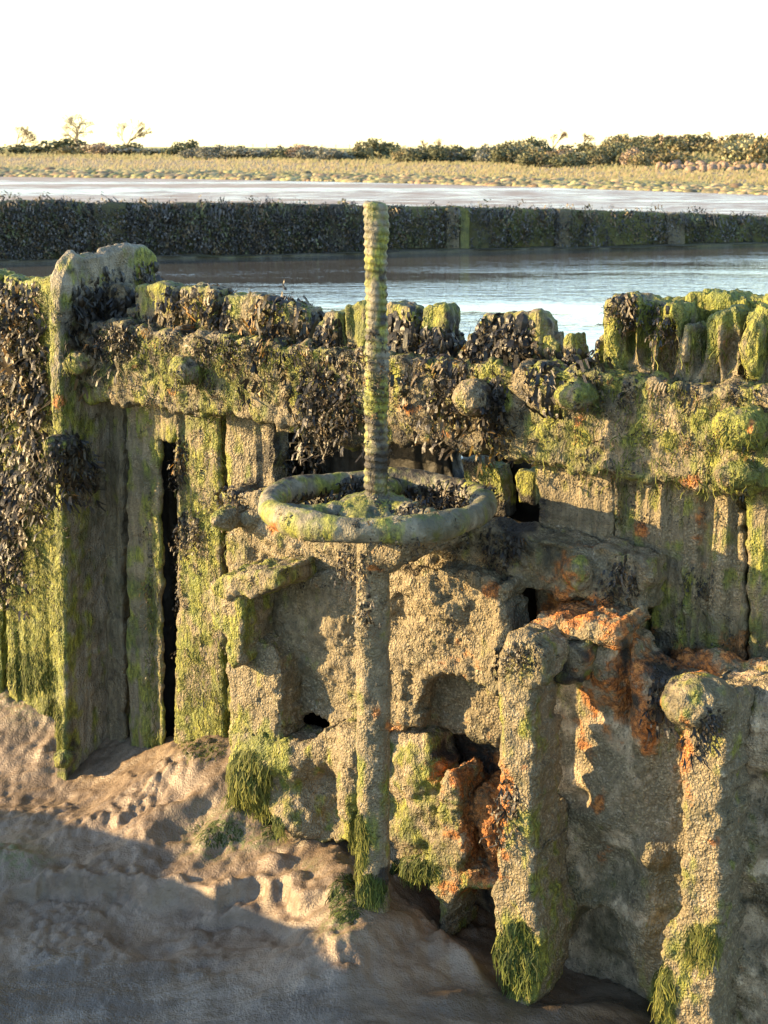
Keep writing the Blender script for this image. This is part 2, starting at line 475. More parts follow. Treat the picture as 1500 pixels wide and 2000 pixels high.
def flat_mud():
    m, nt, b, out = nodes('wet_mudflat')
    co = N(nt, 'ShaderNodeTexCoord').outputs['Object']
    n1 = noise(nt, co, .55, 5, .65, (.45, 1, 1)); n2 = noise(nt, co, .03, 3, .5, (.25, 1, 1))
    c = mixc(nt, ramp(nt, n1, .35, .65), (.20, .165, .14), (.32, .27, .23))
    L(nt, c, b.inputs['Base Color'])
    wet = ramp(nt, math_(nt, 'ADD', math_(nt, 'MULTIPLY', n1, .6), math_(nt, 'MULTIPLY', n2, .7)), .58, .72)
    L(nt, math_(nt, 'MULTIPLY_ADD', wet, -.55, .75), b.inputs['Roughness'])
    b.inputs['IOR'].default_value = 1.33
    bp = N(nt, 'ShaderNodeBump'); bp.inputs['Strength'].default_value = .6; bp.inputs['Distance'].default_value = .12
    L(nt, n1, bp.inputs['Height']); L(nt, bp.outputs[0], b.inputs['Normal'])
    return m
M_FLAT = flat_mud()

def frond_mat():
    m, nt, b, out = nodes('seaweed_fronds')
    at = N(nt, 'ShaderNodeVertexColor', layer_name='paint')
    co = N(nt, 'ShaderNodeTexCoord').outputs['Object']
    L(nt, at.outputs[0], b.inputs['Base Color'])
    b.inputs['Roughness'].default_value = .52
    b.inputs['Specular IOR Level'].default_value = .5
    bp = N(nt, 'ShaderNodeBump'); bp.inputs['Strength'].default_value = .4; bp.inputs['Distance'].default_value = .004
    L(nt, noise(nt, co, 120, 2), bp.inputs['Height']); L(nt, bp.outputs[0], b.inputs['Normal'])
    return m
M_WEED = frond_mat()

def leaf_mat(name='leaves', rough=.7, sat=1.0):
    m, nt, b, out = nodes(name)
    at = N(nt, 'ShaderNodeVertexColor', layer_name='paint')
    co = N(nt, 'ShaderNodeTexCoord').outputs['Object']
    n = noise(nt, co, .9, 2)
    hs = N(nt, 'ShaderNodeHueSaturation'); L(nt, at.outputs[0], hs.inputs['Color'])
    L(nt, math_(nt, 'MULTIPLY_ADD', n, .8, .6), hs.inputs['Value'])
    hs.inputs['Saturation'].default_value = sat
    L(nt, hs.outputs[0], b.inputs['Base Color']); b.inputs['Roughness'].default_value = rough
    b.inputs['Specular IOR Level'].default_value = .25
    return m
M_LEAF = leaf_mat()
M_SHORE = leaf_mat('shore_plants', .8, .74)

def land_mat():
    m, nt, b, out = nodes('marsh_and_field')
    at = N(nt, 'ShaderNodeVertexColor', layer_name='paint')
    co = N(nt, 'ShaderNodeTexCoord').outputs['Object']
    n1 = noise(nt, co, .35, 5, .65, (.35, 1, 1)); n2 = noise(nt, co, 2.2, 3, .6, (.5, 1, 1))
    hs = N(nt, 'ShaderNodeHueSaturation'); L(nt, at.outputs[0], hs.inputs['Color'])
    hs.inputs['Saturation'].default_value = .72
    L(nt, math_(nt, 'MULTIPLY_ADD', math_(nt, 'ADD', n1, n2), .85, .02), hs.inputs['Value'])
    c = mixc(nt, math_(nt, 'MULTIPLY', ramp(nt, n1, .5, .68), .55), hs.outputs[0], (.20, .21, .055))
    L(nt, c, b.inputs['Base Color']); b.inputs['Roughness'].default_value = .9
    b.inputs['Specular IOR Level'].default_value = .15
    bp = N(nt, 'ShaderNodeBump'); bp.inputs['Strength'].default_value = .9; bp.inputs['Distance'].default_value = .5
    L(nt, math_(nt, 'ADD', n1, n2), bp.inputs['Height']); L(nt, bp.outputs[0], b.inputs['Normal'])
    return m
M_LAND = land_mat()

def plain(name, a, b_, scale, rough=.85, bump=.3, dist=.02):
    m, nt, b, out = nodes(name)
    co = N(nt, 'ShaderNodeTexCoord').outputs['Object']
    n = noise(nt, co, scale, 4, .6)
    L(nt, mixc(nt, ramp(nt, n, .3, .7), a, b_), b.inputs['Base Color'])
    b.inputs['Roughness'].default_value = rough; b.inputs['Specular IOR Level'].default_value = .3
    bp = N(nt, 'ShaderNodeBump'); bp.inputs['Strength'].default_value = bump; bp.inputs['Distance'].default_value = dist
    L(nt, n, bp.inputs['Height']); L(nt, bp.outputs[0], b.inputs['Normal'])
    return m
M_ROCK = plain('boulder_stone', (.14, .095, .07), (.33, .235, .17), 2.5, .9, .6, .2)
M_BARK = plain('pale_bark', (.10, .075, .05), (.20, .15, .095), 6, .9, .2)
M_DARKWOOD = plain('black_slimy_timber', (.002, .0018, .0015), (.007, .0065, .005), 30, .6, .5, .01)  # near black: the shade inside the opening and slot, put into the colour

# ================================================================= THE NEAR WALL
def part(name, parent, mat, polys, n0, n1, base_paint, cr=None, **kw):
    seed = kw.get('seed', 0)
    V, Q = solid(polys, n0, n1, **kw)
    V = crust(V, Q, seed=seed, **(cr or {}))
    return obj_at(name, V, Q, paint(V, base_paint, seed), mat, parent)

def ball(name, parent, mat, center, rad, base_paint, vox=.004, cr=None, seed=0, shape=None):
    """an encrusted knob: ellipsoid in the wall's frame, radii (along, out, up)"""
    c = np.array(center); cs, cn, cz = (c - O_) @ S_, (c - O_) @ N_, c[2]
    mg = .02
    gs = np.arange(cs - rad[0] - mg, cs + rad[0] + mg, vox); gm = np.arange(-cn - rad[1] - mg, -cn + rad[1] + mg, vox); gz = np.arange(cz - rad[2] - mg, cz + rad[2] + mg, vox)
    A, B, C = np.meshgrid(gs, gm, gz, indexing='ij')
    d = (np.sqrt(((A - cs) / rad[0]) ** 2 + ((B + cn) / rad[1]) ** 2 + ((C - cz) / rad[2]) ** 2) - 1) * min(rad)
    if shape is not None: d = shape(A - cs, -B - cn, C - cz, d)
    V, Q = surface_nets(d, (gs[0], gm[0], gz[0]), vox)
    W = O_ + V[:, :1] * S_ - V[:, 1:2] * N_; W[:, 2] = V[:, 2]
    W = crust(W, Q, seed=seed, **(cr or dict(lump=.010, mid=.007, fine=.004)))
    return obj_at(name, W, Q, paint(W, base_paint, seed), mat, parent)

WOODCR = dict(lump=.005, mid=.0035, fine=.0024, grain=.0055)
ROUGH2 = dict(lump=.012, mid=.009, fine=.0068)
ROUGH = dict(lump=.010, mid=.0075, fine=.0038, cell=.0085)

# --- slab post at the left, standing edge-on to the wall
def post_mod(S, Nn, Z, d):
    # rounded front shoulder and a hollow worn top
    top = 2.732 + .012 * np.sin(S * 60) - .012 * np.exp(-((Nn + .06) / .05) ** 2) + .010 * np.exp(-((Nn + .2) / .07) ** 2)
    top = top - .13 * np.clip((Nn - .0) / .09, 0, 1) ** 2.0 - .12 * np.clip((-.29 - Nn) / .06, 0, 1) ** 2
    return rmax(d, Z - top, .02)
postp = [(95, 470), (94, 700), (103, 900), (108, 1200), (110, 1400), (104, 1600), (130, 1600), (129, 1300), (124, 1000), (119, 700), (117, 470)]
V, Q = solid([postp], -.345, .078, vox=.006, r=.012, edge=.003, mod=post_mod, seed=3)
V = crust(V, Q, lump=.007, mid=.004, fine=.0022, grain=.003, seed=3)
post = tag(obj_at('timber_post', V, Q, paint(V, (.22, .0, .25, .12), 3), M_POST), 'thick grey timber slab post with a worn rounded top, left of the upper beam', 'post')
k1 = ball('knob', post, M_IRON, wpt(163, 705, .0) + N_ * .015, (.055, .05, .035), (.2, .02, .4, .1), seed=4)
k2 = ball('knob', post, M_IRON, wpt(120, 868, .075), (.04, .05, .03), (.2, .02, .3, .4), seed=5)
k3 = ball('knob', post, M_IRON, wpt(128, 1480, .07), (.03, .035, .03), (.5, .02, .3, .2), seed=6)

MOSSCR = dict(lump=.003, mid=.004, fine=.0028, grain=.012)
# --- planks
wall = empty('plank_wall', wpt(900, 1500, -.11), 'broken green timber plank wall behind the two beams and the handwheel', 'wall')
lwall = empty('plank_wall', wpt(40, 1400, -.11), 'algae green plank wall left of the grey slab post, hung with weed', 'wall')
PN = -.072
def plank(parent, pts, seed, bp=(.35, .02, .35, .08), n1=PN, n0=PN - .075, cr=WOODCR, **kw):
    return part('plank', parent, M_WOOD, [pts], n0, n1, bp, cr, seed=seed, **{**dict(r=.008, edge=.009, vox=.006), **kw})
# left of the post
plank(lwall, [(-330, 535), (-170, 528), (-168, 1500), (-330, 1500)], 10, (.75, .01, .1, .1))
plank(lwall, [(-165, 540), (-70, 526), (-2, 532), (3, 1000), (2, 1500), (-165, 1500)], 11, (.75, .01, .1, .1))
plank(lwall, [(4, 534), (40, 545), (98, 540), (125, 560), (128, 1500), (14, 1500), (8, 1000)], 12, (.8, .01, .1, .08))
# between post and slot: two boards, the inner one set back
plank(wall, [(140, 560), (238, 556), (240, 1540), (150, 1540)], 13, (.2, .01, .3, .2), n1=-.10)
plank(wall, [(244, 600), (300, 596), (309, 800), (311, 1100), (318, 1530), (250, 1530)], 14, (.5, .01, .35, .05), n0=PN - .022)
# right of the slot
plank(wall, [(345, 570), (362, 556), (424, 562), (428, 900), (438, 1250), (441, 1510), (338, 1510), (346, 1200), (344, 900)], 15, (.45, .01, .4, .05))
plank(wall, [(432, 572), (470, 584), (505, 580), (531, 590), (534, 900), (545, 1250), (545, 1500), (447, 1500), (440, 1000)], 16, (.35, .01, .5, .1))
# stumps over the opening, their lower ends lost
for pts, sd in (([(262, 560), (300, 556), (342, 562), (345, 860), (262, 860)], 17),
                ([(536, 592), (572, 597), (598, 605), (612, 655), (614, 850), (536, 845)], 18),
                ([(618, 640), (640, 612), (668, 606), (672, 850), (618, 850)], 19),
                ([(674, 600), (700, 594), (714, 604), (716, 850), (674, 850)], 20),
                ([(722, 610), (760, 594), (802, 600), (815, 650), (815, 850), (722, 850)], 21),
                ([(818, 640), (826, 604), (838, 590), (862, 588), (874, 604), (876, 690), (880, 855), (818, 850)], 22),
                ([(884, 690), (915, 655), (932, 640), (938, 612), (1000, 606), (1052, 612), (1064, 640), (1066, 720), (1070, 870), (884, 855)], 23),
                ([(1030, 690), (1044, 656), (1075, 650), (1090, 700), (1092, 880), (1030, 870)], 24)):
    plank(wall, pts, sd, (.5, .01, .2, .15))
plank(wall, [(258, 575), (330, 570), (352, 580), (420, 586), (436, 600), (530, 606), (560, 620), (620, 645), (680, 628), (720, 626), (760, 618), (815, 640), (850, 625), (885, 700), (930, 670), (985, 640), (1060, 650), (1075, 700), (1075, 850), (880, 845), (700, 840), (258, 820)], 36, (.3, .02, .2, .4), n1=PN - .025, n0=PN - .12, edge=.022)
# right-hand planks with ragged, split tops
plank(wall, [(1050, 720), (1096, 705), (1104, 660), (1116, 646), (1132, 705), (1150, 716), (1196, 720), (1200, 1000), (1207, 1400), (1045, 1400), (1046, 900)], 25, (.22, .08, .5, .12))
SPL = local_hf([(1200, 640, 16, 60, .02), (1228, 660, 9, 50, -.045), (1246, 660, 9, 45, .012), (1262, 640, 9, 60, -.05), (1278, 690, 10, 50, .012), (1305, 690, 18, 50, -.05), (1350, 690, 12, 50, .02)], PN)
plank(wall, [(1146, 720), (1176, 640), (1182, 590), (1200, 578), (1240, 580), (1262, 590), (1300, 588), (1334, 590), (1336, 740), (1342, 1400), (1200, 1400), (1198, 900)], 26, (.32, .05, .42, .1), cr=MOSSCR, hf=SPL)
SPL2 = local_hf([(1345, 660, 14, 50, .03), (1367, 660, 10, 60, -.055), (1400, 650, 20, 60, .02), (1428, 690, 14, 40, -.03), (1450, 690, 10, 60, .01), (1480, 680, 30, 60, .03), (1500, 690, 7, 60, -.03), (1530, 690, 7, 60, -.03)], PN)
plank(wall, [(1340, 680), (1350, 625), (1366, 640), (1372, 612), (1430, 600), (1446, 602), (1449, 900), (1452, 1400), (1334, 1400), (1332, 900)], 27, (.32, .08, .45, .08), cr=MOSSCR, hf=SPL2)
plank(wall, [(1453, 612), (1480, 598), (1560, 606), (1640, 600), (1640, 1500), (1462, 1500), (1457, 1000)], 28, (.5, .05, .4, .08), cr=MOSSCR, hf=SPL2)
plank(wall, [(1645, 612), (1900, 620), (1900, 1600), (1645, 1600)], 29, (.5, .05, .4, .08))
# a second skin of boards behind, higher at the right end
plank(wall, [(1335, 590), (1342, 574), (1420, 578), (1620, 586), (1640, 1300), (1335, 1300)], 30, (.85, .0, .1, .05), cr=MOSSCR, n1=PN - .12, n0=PN - .24)
plank(wall, [(1186, 590), (1262, 584), (1330, 590), (1330, 1300), (1190, 1300)], 31, (.75, .0, .1, .15), cr=MOSSCR, n1=PN - .10, n0=PN - .20)
# boards, coloured near black for the cavity's shade, that close the opening and the slot, with a hole to the water
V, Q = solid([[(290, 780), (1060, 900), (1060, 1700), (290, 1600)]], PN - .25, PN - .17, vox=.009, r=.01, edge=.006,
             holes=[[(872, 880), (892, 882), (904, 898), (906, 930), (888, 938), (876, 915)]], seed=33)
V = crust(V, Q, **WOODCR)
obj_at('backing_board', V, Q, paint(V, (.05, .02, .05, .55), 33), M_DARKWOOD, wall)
plank(wall, [(900, 900), (975, 912), (985, 1010), (906, 1000)], 34, (.6, .02, .5, .1), n1=PN - .09, n0=PN - .17)
plank(wall, [(1003, 915), (1043, 925), (1046, 990), (1012, 985)], 35, (.8, .0, .2, .1), n1=PN - .06, n0=PN - .17)

# --- beams
HB = local_hf([(720, 850, 60, 30, -.03), (600, 880, 90, 40, -.02), (1000, 700, 60, 30, .012), (1300, 740, 60, 20, .01), (820, 880, 60, 16, -.02), (1450, 930, 50, 40, .02), (680, 900, 60, 30, -.04)], 0)
beam_poly = [(152, 640), (200, 632), (205, 700), (460, 668), (700, 690), (880, 706), (1080, 722), (1240, 745), (1500, 763), (1700, 790), (1900, 815), (1900, 1010), (1700, 985), (1500, 955), (1390, 962), (1260, 935), (1120, 925), (1040, 905), (900, 876), (800, 862), (720, 905), (650, 880), (600, 840), (520, 822), (430, 812), (350, 806), (250, 790), (152, 782)]
V, Q = solid([[(152, 636), (205, 628), (460, 662), (700, 684), (880, 702), (1080, 720), (1240, 740), (1500, 760), (1700, 782), (1900, 805), (1900, 1010), (1700, 985), (1500, 955), (1390, 962), (1260, 935), (1120, 925), (1040, 905), (900, 876), (800, 862), (760, 870), (720, 892), (660, 880), (620, 850), (540, 826), (430, 812), (350, 806), (250, 790), (152, 782)]],
             PN + .003, 0, vox=.006, r=.014, edge=.014, hf=HB, seed=40)
V = crust(V, Q, lump=.012, mid=.010, fine=.005, seed=40)
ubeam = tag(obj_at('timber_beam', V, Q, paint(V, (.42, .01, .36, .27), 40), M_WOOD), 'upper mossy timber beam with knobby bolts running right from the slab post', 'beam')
for (u, v, rr, pp, sd) in ((362, 720, (.05, .045, .042), (.3, .02, .2, .3), 41), (925, 775, (.048, .06, .045), (.1, .02, .8, .1), 42), (1128, 772, (.05, .055, .036), (.5, .03, .4, .1), 43), (1450, 835, (.062, .055, .05), (.75, .03, .2, .05), 44)):
    ball('bolt', ubeam, M_IRON, wpt(u, v, .022), rr, pp, seed=sd)
ball('bolt', ubeam, M_WOOD, wpt(1440, 925, .02), (.05, .04, .03), (.5, .03, .4, .1), seed=45)

HL = local_hf([(1120, 1105, 30, 30, .012), (600, 1060, 80, 60, .02), (500, 1040, 60, 40, .01), (880, 1080, 60, 60, .01), (1180, 1110, 40, 50, -.015), (840, 1120, 40, 30, .02)], .03)
V, Q = solid([[(430, 962), (520, 966), (700, 992), (960, 1030), (1090, 1056), (1190, 1080), (1262, 1100), (1268, 1150), (1250, 1190), (1180, 1185), (1090, 1165), (980, 1142), (860, 1120), (760, 1110), (680, 1135), (580, 1125), (520, 1118), (444, 1125), (440, 1040)]],
             PN + .003, .03, vox=.006, r=.014, edge=.014, hf=HL, seed=50)
V = crust(V, Q, lump=.013, mid=.010, fine=.005, seed=50)
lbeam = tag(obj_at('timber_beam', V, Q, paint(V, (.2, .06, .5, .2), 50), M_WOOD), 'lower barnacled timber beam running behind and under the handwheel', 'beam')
ball('bolt', lbeam, M_IRON, wpt(452, 1007, .06), (.032, .07, .032), (.1, .02, .8, .05), seed=51)
ball('bolt', lbeam, M_IRON, wpt(492, 1010, .03), (.05, .03, .03), (.15, .02, .6, .05), seed=52)
ball('bolt', lbeam, M_IRON, wpt(1127, 1120, .05), (.035, .035, .04), (.4, .2, .5, .05), seed=53)

# --- cast iron sluice frame, eaten away and crusted over
frame = empty('sluice_gate', wpt(700, 1640, .1), 'corroded cast iron sluice frame below the lower beam, crusted with barnacles', 'sluice')
part('side_jamb', frame, M_IRON, [[(396, 1165), (426, 1130), (474, 1128), (478, 1200), (474, 1300), (448, 1310), (436, 1250), (416, 1215)]], .0, .18, (.42, .03, .55, .05), ROUGH, seed=60, r=.016, edge=.010, vox=.005)
part('cap', frame, M_IRON, [[(410, 1150), (432, 1124), (484, 1112), (543, 1116), (548, 1146), (500, 1166), (440, 1176)]], .0, .195, (.5, .03, .4, .12), ROUGH, seed=59, r=.014, edge=.010, vox=.005)
part('side_jamb', frame, M_IRON, [[(444, 1220), (478, 1230), (520, 1260), (545, 1300), (550, 1360), (545, 1450), (446, 1460), (440, 1330)]], .0, .125, (.2, .03, .75, .04), ROUGH, seed=61, r=.02, edge=.012, vox=.005)
HP = local_hf([(600, 1200, 60, 60, .012), (660, 1220, 30, 40, .018), (590, 1370, 50, 60, -.02), (650, 1300, 40, 40, .012), (560, 1420, 60, 30, -.03)], .05)
part('back_plate', frame, M_IRON, [[(452, 1105), (700, 1125), (765, 1130), (765, 1450), (640, 1470), (540, 1470), (470, 1450)]], -.04, .05, (.12, .03, .5, .1), ROUGH2, seed=62, r=.012, edge=.012, hf=HP, vox=.006,
     holes=[[(548, 1412), (600, 1392), (650, 1412), (652, 1432), (600, 1440), (560, 1440)]])
HS = local_hf([(620, 1550, 40, 50, -.07), (585, 1600, 40, 30, .05), (500, 1500, 50, 60, .035), (680, 1560, 26, 60, .03), (640, 1600, 30, 22, -.03), (470, 1560, 40, 40, .02), (560, 1480, 50, 40, .02), (690, 1470, 30, 40, .03)], .13)
part('lower_sill', frame, M_PALE, [[(446, 1436), (490, 1424), (540, 1440), (600, 1448), (656, 1430), (700, 1420), (735, 1440), (740, 1690), (690, 1660), (640, 1640), (600, 1636), (560, 1616), (536, 1600), (518, 1625), (505, 1610), (500, 1580), (482, 1560), (470, 1600), (455, 1600), (440, 1560), (452, 1500)]],
     .0, .13, (.3, .02, .7, .03), dict(lump=.014, mid=.007, fine=.004), seed=63, r=.02, edge=.016, hf=HS, vox=.005)
HR = local_hf([(820, 1150, 50, 40, .018), (860, 1200, 30, 60, .010), (790, 1190, 26, 26, -.025), (770, 1215, 26, 14, -.03), (845, 1300, 60, 14, .012), (930, 1180, 40, 60, -.008), (875, 1165, 14, 12, -.02), (900, 1260, 30, 40, -.008), (800, 1340, 14, 40, -.015)], .115)
part('front_plate', frame, M_IRON, [[(735, 1118), (860, 1112), (985, 1150), (992, 1240), (985, 1330), (968, 1350), (940, 1338), (900, 1322), (860, 1314), (838, 1322), (822, 1350), (815, 1425), (735, 1440)]],
     .0, .115, (.12, .06, .65, .12), ROUGH2, seed=64, r=.012, edge=.014, hf=HR, vox=.005)
part('back_plate', frame, M_PALE, [[(800, 1290), (985, 1310), (995, 1420), (972, 1470), (930, 1455), (880, 1432), (842, 1428), (806, 1430)]], -.04, .045, (.12, .04, .7, .06), ROUGH2, seed=65, r=.02, edge=.008, vox=.006)
HC = local_hf([(800, 1500, 40, 60, .03), (790, 1620, 40, 40, .02), (830, 1560, 40, 60, .015)], .09)
part('skirt_plate', frame, M_PALE, [[(745, 1420), (800, 1418), (838, 1436), (860, 1500), (872, 1560), (858, 1640), (842, 1680), (800, 1690), (750, 1720)]], -.02, .09, (.42, .02, .5, .08), ROUGH, seed=66, r=.015, edge=.014, hf=HC, vox=.006)
part('flange', frame, M_PALE, [[(868, 1520), (882, 1500), (896, 1520), (892, 1570), (905, 1620), (905, 1700), (960, 1712), (1000, 1730), (990, 1760), (960, 1745), (900, 1736), (880, 1760), (876, 1830), (862, 1840), (852, 1780), (840, 1720), (800, 1710), (780, 1690), (838, 1670), (856, 1620), (862, 1570)]],
     .02, .155, (.3, .15, .7, .03), ROUGH2, seed=67, r=.014, edge=.012, vox=.005)
HRU = local_hf([(960, 1590, 40, 60, .045), (920, 1640, 30, 50, -.04), (975, 1680, 20, 60, .03), (910, 1570, 20, 20, .03)], .075)
part('rusted_plate', frame, M_IRON, [[(880, 1560), (900, 1535), (930, 1545), (950, 1530), (972, 1540), (1010, 1550), (1010, 1730), (900, 1735), (884, 1680)]], .0, .075, (.03, .95, .2, .03), dict(lump=.016, mid=.009, fine=.004), seed=68, r=.02, edge=.01, hf=HRU, vox=.005)
part('back_plate', frame, M_IRON, [[(760, 1400), (1020, 1400), (1060, 1960), (760, 1900)]], -.09, -.045, (.1, .4, .2, .4), ROUGH, seed=69, r=.01, edge=.006, vox=.008)

# --- standing iron piles
def pileA_mod(S, Nn, Z, d):
    zt = sz(np.array(1080.), np.array(1325.), .12)[1]; zb = sz(np.array(1080.), np.array(1565.), .12)[1]
    sr = sz(np.array(1044.), np.array(1440.), .275)[0]
    slot = np.maximum(np.maximum(Nn - .135 - .72 * np.clip(sr - S, -.02, .2), Z - zt), zb - Z)
    slot = slot + .010 * np.sin(Z * 90) * (slot < .03)
    return np.maximum(d, -slot)
V, Q = solid([[(972, 1268), (990, 1248), (1040, 1254), (1066, 1276), (1062, 1330), (1038, 1352), (1042, 1500), (1040, 1580), (1044, 1700), (1050, 1830), (1050, 1930), (1012, 1990), (984, 1920), (962, 1800), (956, 1740), (974, 1700), (980, 1600), (972, 1540), (976, 1420), (966, 1330)]],
             .09, .275, vox=.005, r=.014, edge=.011, mod=pileA_mod, seed=70)
V = crust(V, Q, seed=70, **ROUGH)
pileA = tag(obj_at('iron_pile', V, Q, paint(V, (.25, .03, .7, .05), 70), M_IRON), 'barnacled iron pile with weedy foot, beside the orange rust stain', 'pile')
part('cross_arm', pileA, M_IRON, [[(1000, 1242), (1060, 1246), (1110, 1250), (1160, 1245), (1150, 1300), (1120, 1330), (1060, 1335), (1010, 1310)]], .06, .17, (.4, .05, .4, .45), ROUGH, seed=71, r=.02, edge=.014, vox=.006)
V, Q = solid([[(1344, 1380), (1416, 1376), (1424, 1440), (1418, 1540), (1410, 1640), (1404, 1760), (1398, 1860), (1388, 2060), (1272, 2060), (1280, 1950), (1290, 1880), (1284, 1850), (1300, 1812), (1322, 1796), (1332, 1700), (1342, 1600), (1338, 1560), (1330, 1500), (1340, 1450)]],
             .10, .25, vox=.005, r=.016, edge=.011, seed=73)
V = crust(V, Q, seed=73, **ROUGH)
pileB = tag(obj_at('iron_pile', V, Q, paint(V, (.22, .03, .85, .04), 73), M_IRON), 'pale barnacled iron pile with a big round knob on top, at the right edge', 'pile')
ball('knob', pileB, M_IRON, wpt(1366, 1368, .26), (.078, .085, .062), (.4, .05, .5, .2), seed=74, cr=ROUGH)

# --- corroded plates between and beyond the piles
plates = empty('corroded_plate', wpt(1200, 1700, .06), 'silted and rust stained iron plating behind the two piles', 'plating')
HA = local_hf([(1210, 1290, 60, 60, .05), (1225, 1330, 14, 90, -.05), (1260, 1400, 26, 70, .04), (1200, 1580, 80, 90, .02), (1140, 1560, 24, 20, -.03), (1280, 1660, 30, 30, .05), (1180, 1690, 60, 60, -.03), (1260, 1760, 40, 80, .03)], .085)
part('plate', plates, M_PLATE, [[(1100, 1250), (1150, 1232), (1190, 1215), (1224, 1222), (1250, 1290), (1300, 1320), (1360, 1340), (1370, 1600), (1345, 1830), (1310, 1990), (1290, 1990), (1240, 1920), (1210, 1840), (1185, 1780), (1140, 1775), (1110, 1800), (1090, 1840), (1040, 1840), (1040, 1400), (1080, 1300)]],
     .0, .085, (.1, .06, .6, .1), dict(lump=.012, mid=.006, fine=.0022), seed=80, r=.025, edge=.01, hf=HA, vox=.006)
part('ledge', plates, M_IRON, [[(1010, 1225), (1080, 1205), (1150, 1208), (1205, 1215), (1216, 1238), (1200, 1262), (1160, 1258), (1090, 1250), (1020, 1252)]], .0, .16, (.15, .32, .6, .05), ROUGH2, seed=81, r=.02, edge=.008, vox=.005)
HW = local_hf([(1470, 1450, 30, 60, .03), (1490, 1560, 40, 50, -.03), (1460, 1660, 30, 60, .025), (1480, 1800, 40, 60, -.03), (1440, 1900, 30, 50, .03), (1500, 1400, 40, 40, .02)], .10)
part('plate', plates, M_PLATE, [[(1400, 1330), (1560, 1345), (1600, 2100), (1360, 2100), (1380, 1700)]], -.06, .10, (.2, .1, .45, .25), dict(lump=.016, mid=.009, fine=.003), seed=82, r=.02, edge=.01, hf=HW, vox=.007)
part('ledge', plates, M_IRON, [[(1280, 1318), (1330, 1286), (1400, 1282), (1500, 1298), (1560, 1316), (1560, 1340), (1460, 1335), (1380, 1325), (1300, 1338)]], -.04, .0, (.3, .22, .6, .1), ROUGH2, seed=83, r=.02, edge=.008, vox=.006)
part('plate', plates, M_PALE, [[(1040, 1700), (1500, 1700), (1560, 2150), (1020, 2150)]], -.10, -.02, (.1, .05, .3, .3), dict(lump=.02, mid=.007, fine=.002), seed=84, r=.01, edge=.01, vox=.009)

# --- the handwheel valve
WY = 3.40
WC = np.array([(735 - 750) / 2822 * WY, WY, 2.196])
valve = empty('sluice_valve', (WC[0], WC[1], 1.2), 'sluice valve with seaweed draped handwheel and tall green screw stem', 'valve')
def revolve_sdf(name, fn, lo, hi, vox, parent, base_paint, cr, seed, mat=M_WHEEL):
    gx = np.arange(lo[0], hi[0], vox); gy = np.arange(lo[1], hi[1], vox); gz = np.arange(lo[2], hi[2], vox)
    A, B, C = np.meshgrid(gx, gy, gz, indexing='ij')
    V, Q = surface_nets(fn(A, B, C), (gx[0], gy[0], gz[0]), vox)
    V = V + WC
    V = crust(V, Q, seed=seed, **cr)
    return obj_at(name, V, Q, paint(V, base_paint, seed), mat, parent)
R_, r_ = .252, .0285
hw = revolve_sdf('handwheel', lambda x, y, z: np.sqrt((np.sqrt(x * x + y * y) - R_) ** 2 + (z * .92) ** 2) - r_ - .004 * np.sin(np.arctan2(y, x) * 5 + 1), (-.31, -.31, -.05), (.31, .31, .05), .0048, valve, (.42, .02, .12, .14), dict(lump=.0035, mid=.003, fine=.0016), 90)
revolve_sdf('hub', lambda x, y, z: rmax(np.sqrt(x * x + y * y) - (.105 - 2.2 * np.clip(z + .008, 0, 1)), np.abs(z + .01) - .034, .012), (-.13, -.13, -.06), (.13, .13, .06), .0048, hw, (.55, .02, .2, .2), ROUGH, 91)
for kk, aa in enumerate((200, 318, 80)):
    a = math.radians(aa); dx, dy = math.cos(a), math.sin(a)
    def spoke(x, y, z, dx=dx, dy=dy):
        t = np.clip(x * dx + y * dy, .05, R_)
        w = .026 - .02 * (t - .05)
        return np.sqrt(((x - t * dx) ** 2 + (y - t * dy) ** 2) / 1.6 + (z + .004) ** 2) - w * .75
    ex = sorted((.02 * dx, R_ * dx)); ey = sorted((.02 * dy, R_ * dy))
    revolve_sdf('spoke', spoke, (ex[0] - .06, ey[0] - .06, -.04), (ex[1] + .06, ey[1] + .06, .04), .0048, hw, (.5, .02, .15, .3), ROUGH, 92 + kk)
def stem_f(x, y, z):
    r = np.sqrt(x * x + y * y)
    ang = np.arctan2(y, x)
    th = np.abs(((z / .0175 + ang / (2 * math.pi)) % 1) - .5) * 2
    rad = .0262 + .0016 * np.clip((.25 - z) / .3, 0, 1) * 2 + .0036 * (sst(.15, .85, th) - .5)
    return rmax(r - rad, np.abs(z - .335) - .362, .008)
revolve_sdf('screw_stem', stem_f, (-.05, -.05, -.05), (.05, .05, .72), .0042, valve, (.5, .0, .12, .32), dict(lump=.004, mid=.0032, fine=.0020), 96)
def rod_f(x, y, z):
    sx = np.maximum(np.abs(x + .008) - .010, 0); sy = np.maximum(np.abs(y) - .010, 0)
    return rmax(np.sqrt(sx * sx + sy * sy) - .029, np.abs(z + .56) - .55, .01)
revolve_sdf('spindle_rod', rod_f, (-.08, -.07, -1.14), (.07, .07, .02), .0048, valve, (.14, .02, .5, .06), dict(lump=.005, mid=.004, fine=.003), 97, M_IRON)
part('bracket', valve, M_IRON, [[(640, 1052), (700, 1058), (760, 1062), (790, 1066), (782, 1108), (740, 1122), (690, 1116), (650, 1106)]], .02, .34, (.2, .08, .55, .25), ROUGH, seed=98, r=.03, edge=.008, vox=.006)

print('wall built', round(time.time() - T0, 1))

for o in scene.objects:
    if o.parent is None: o['kind'] = 'thing'

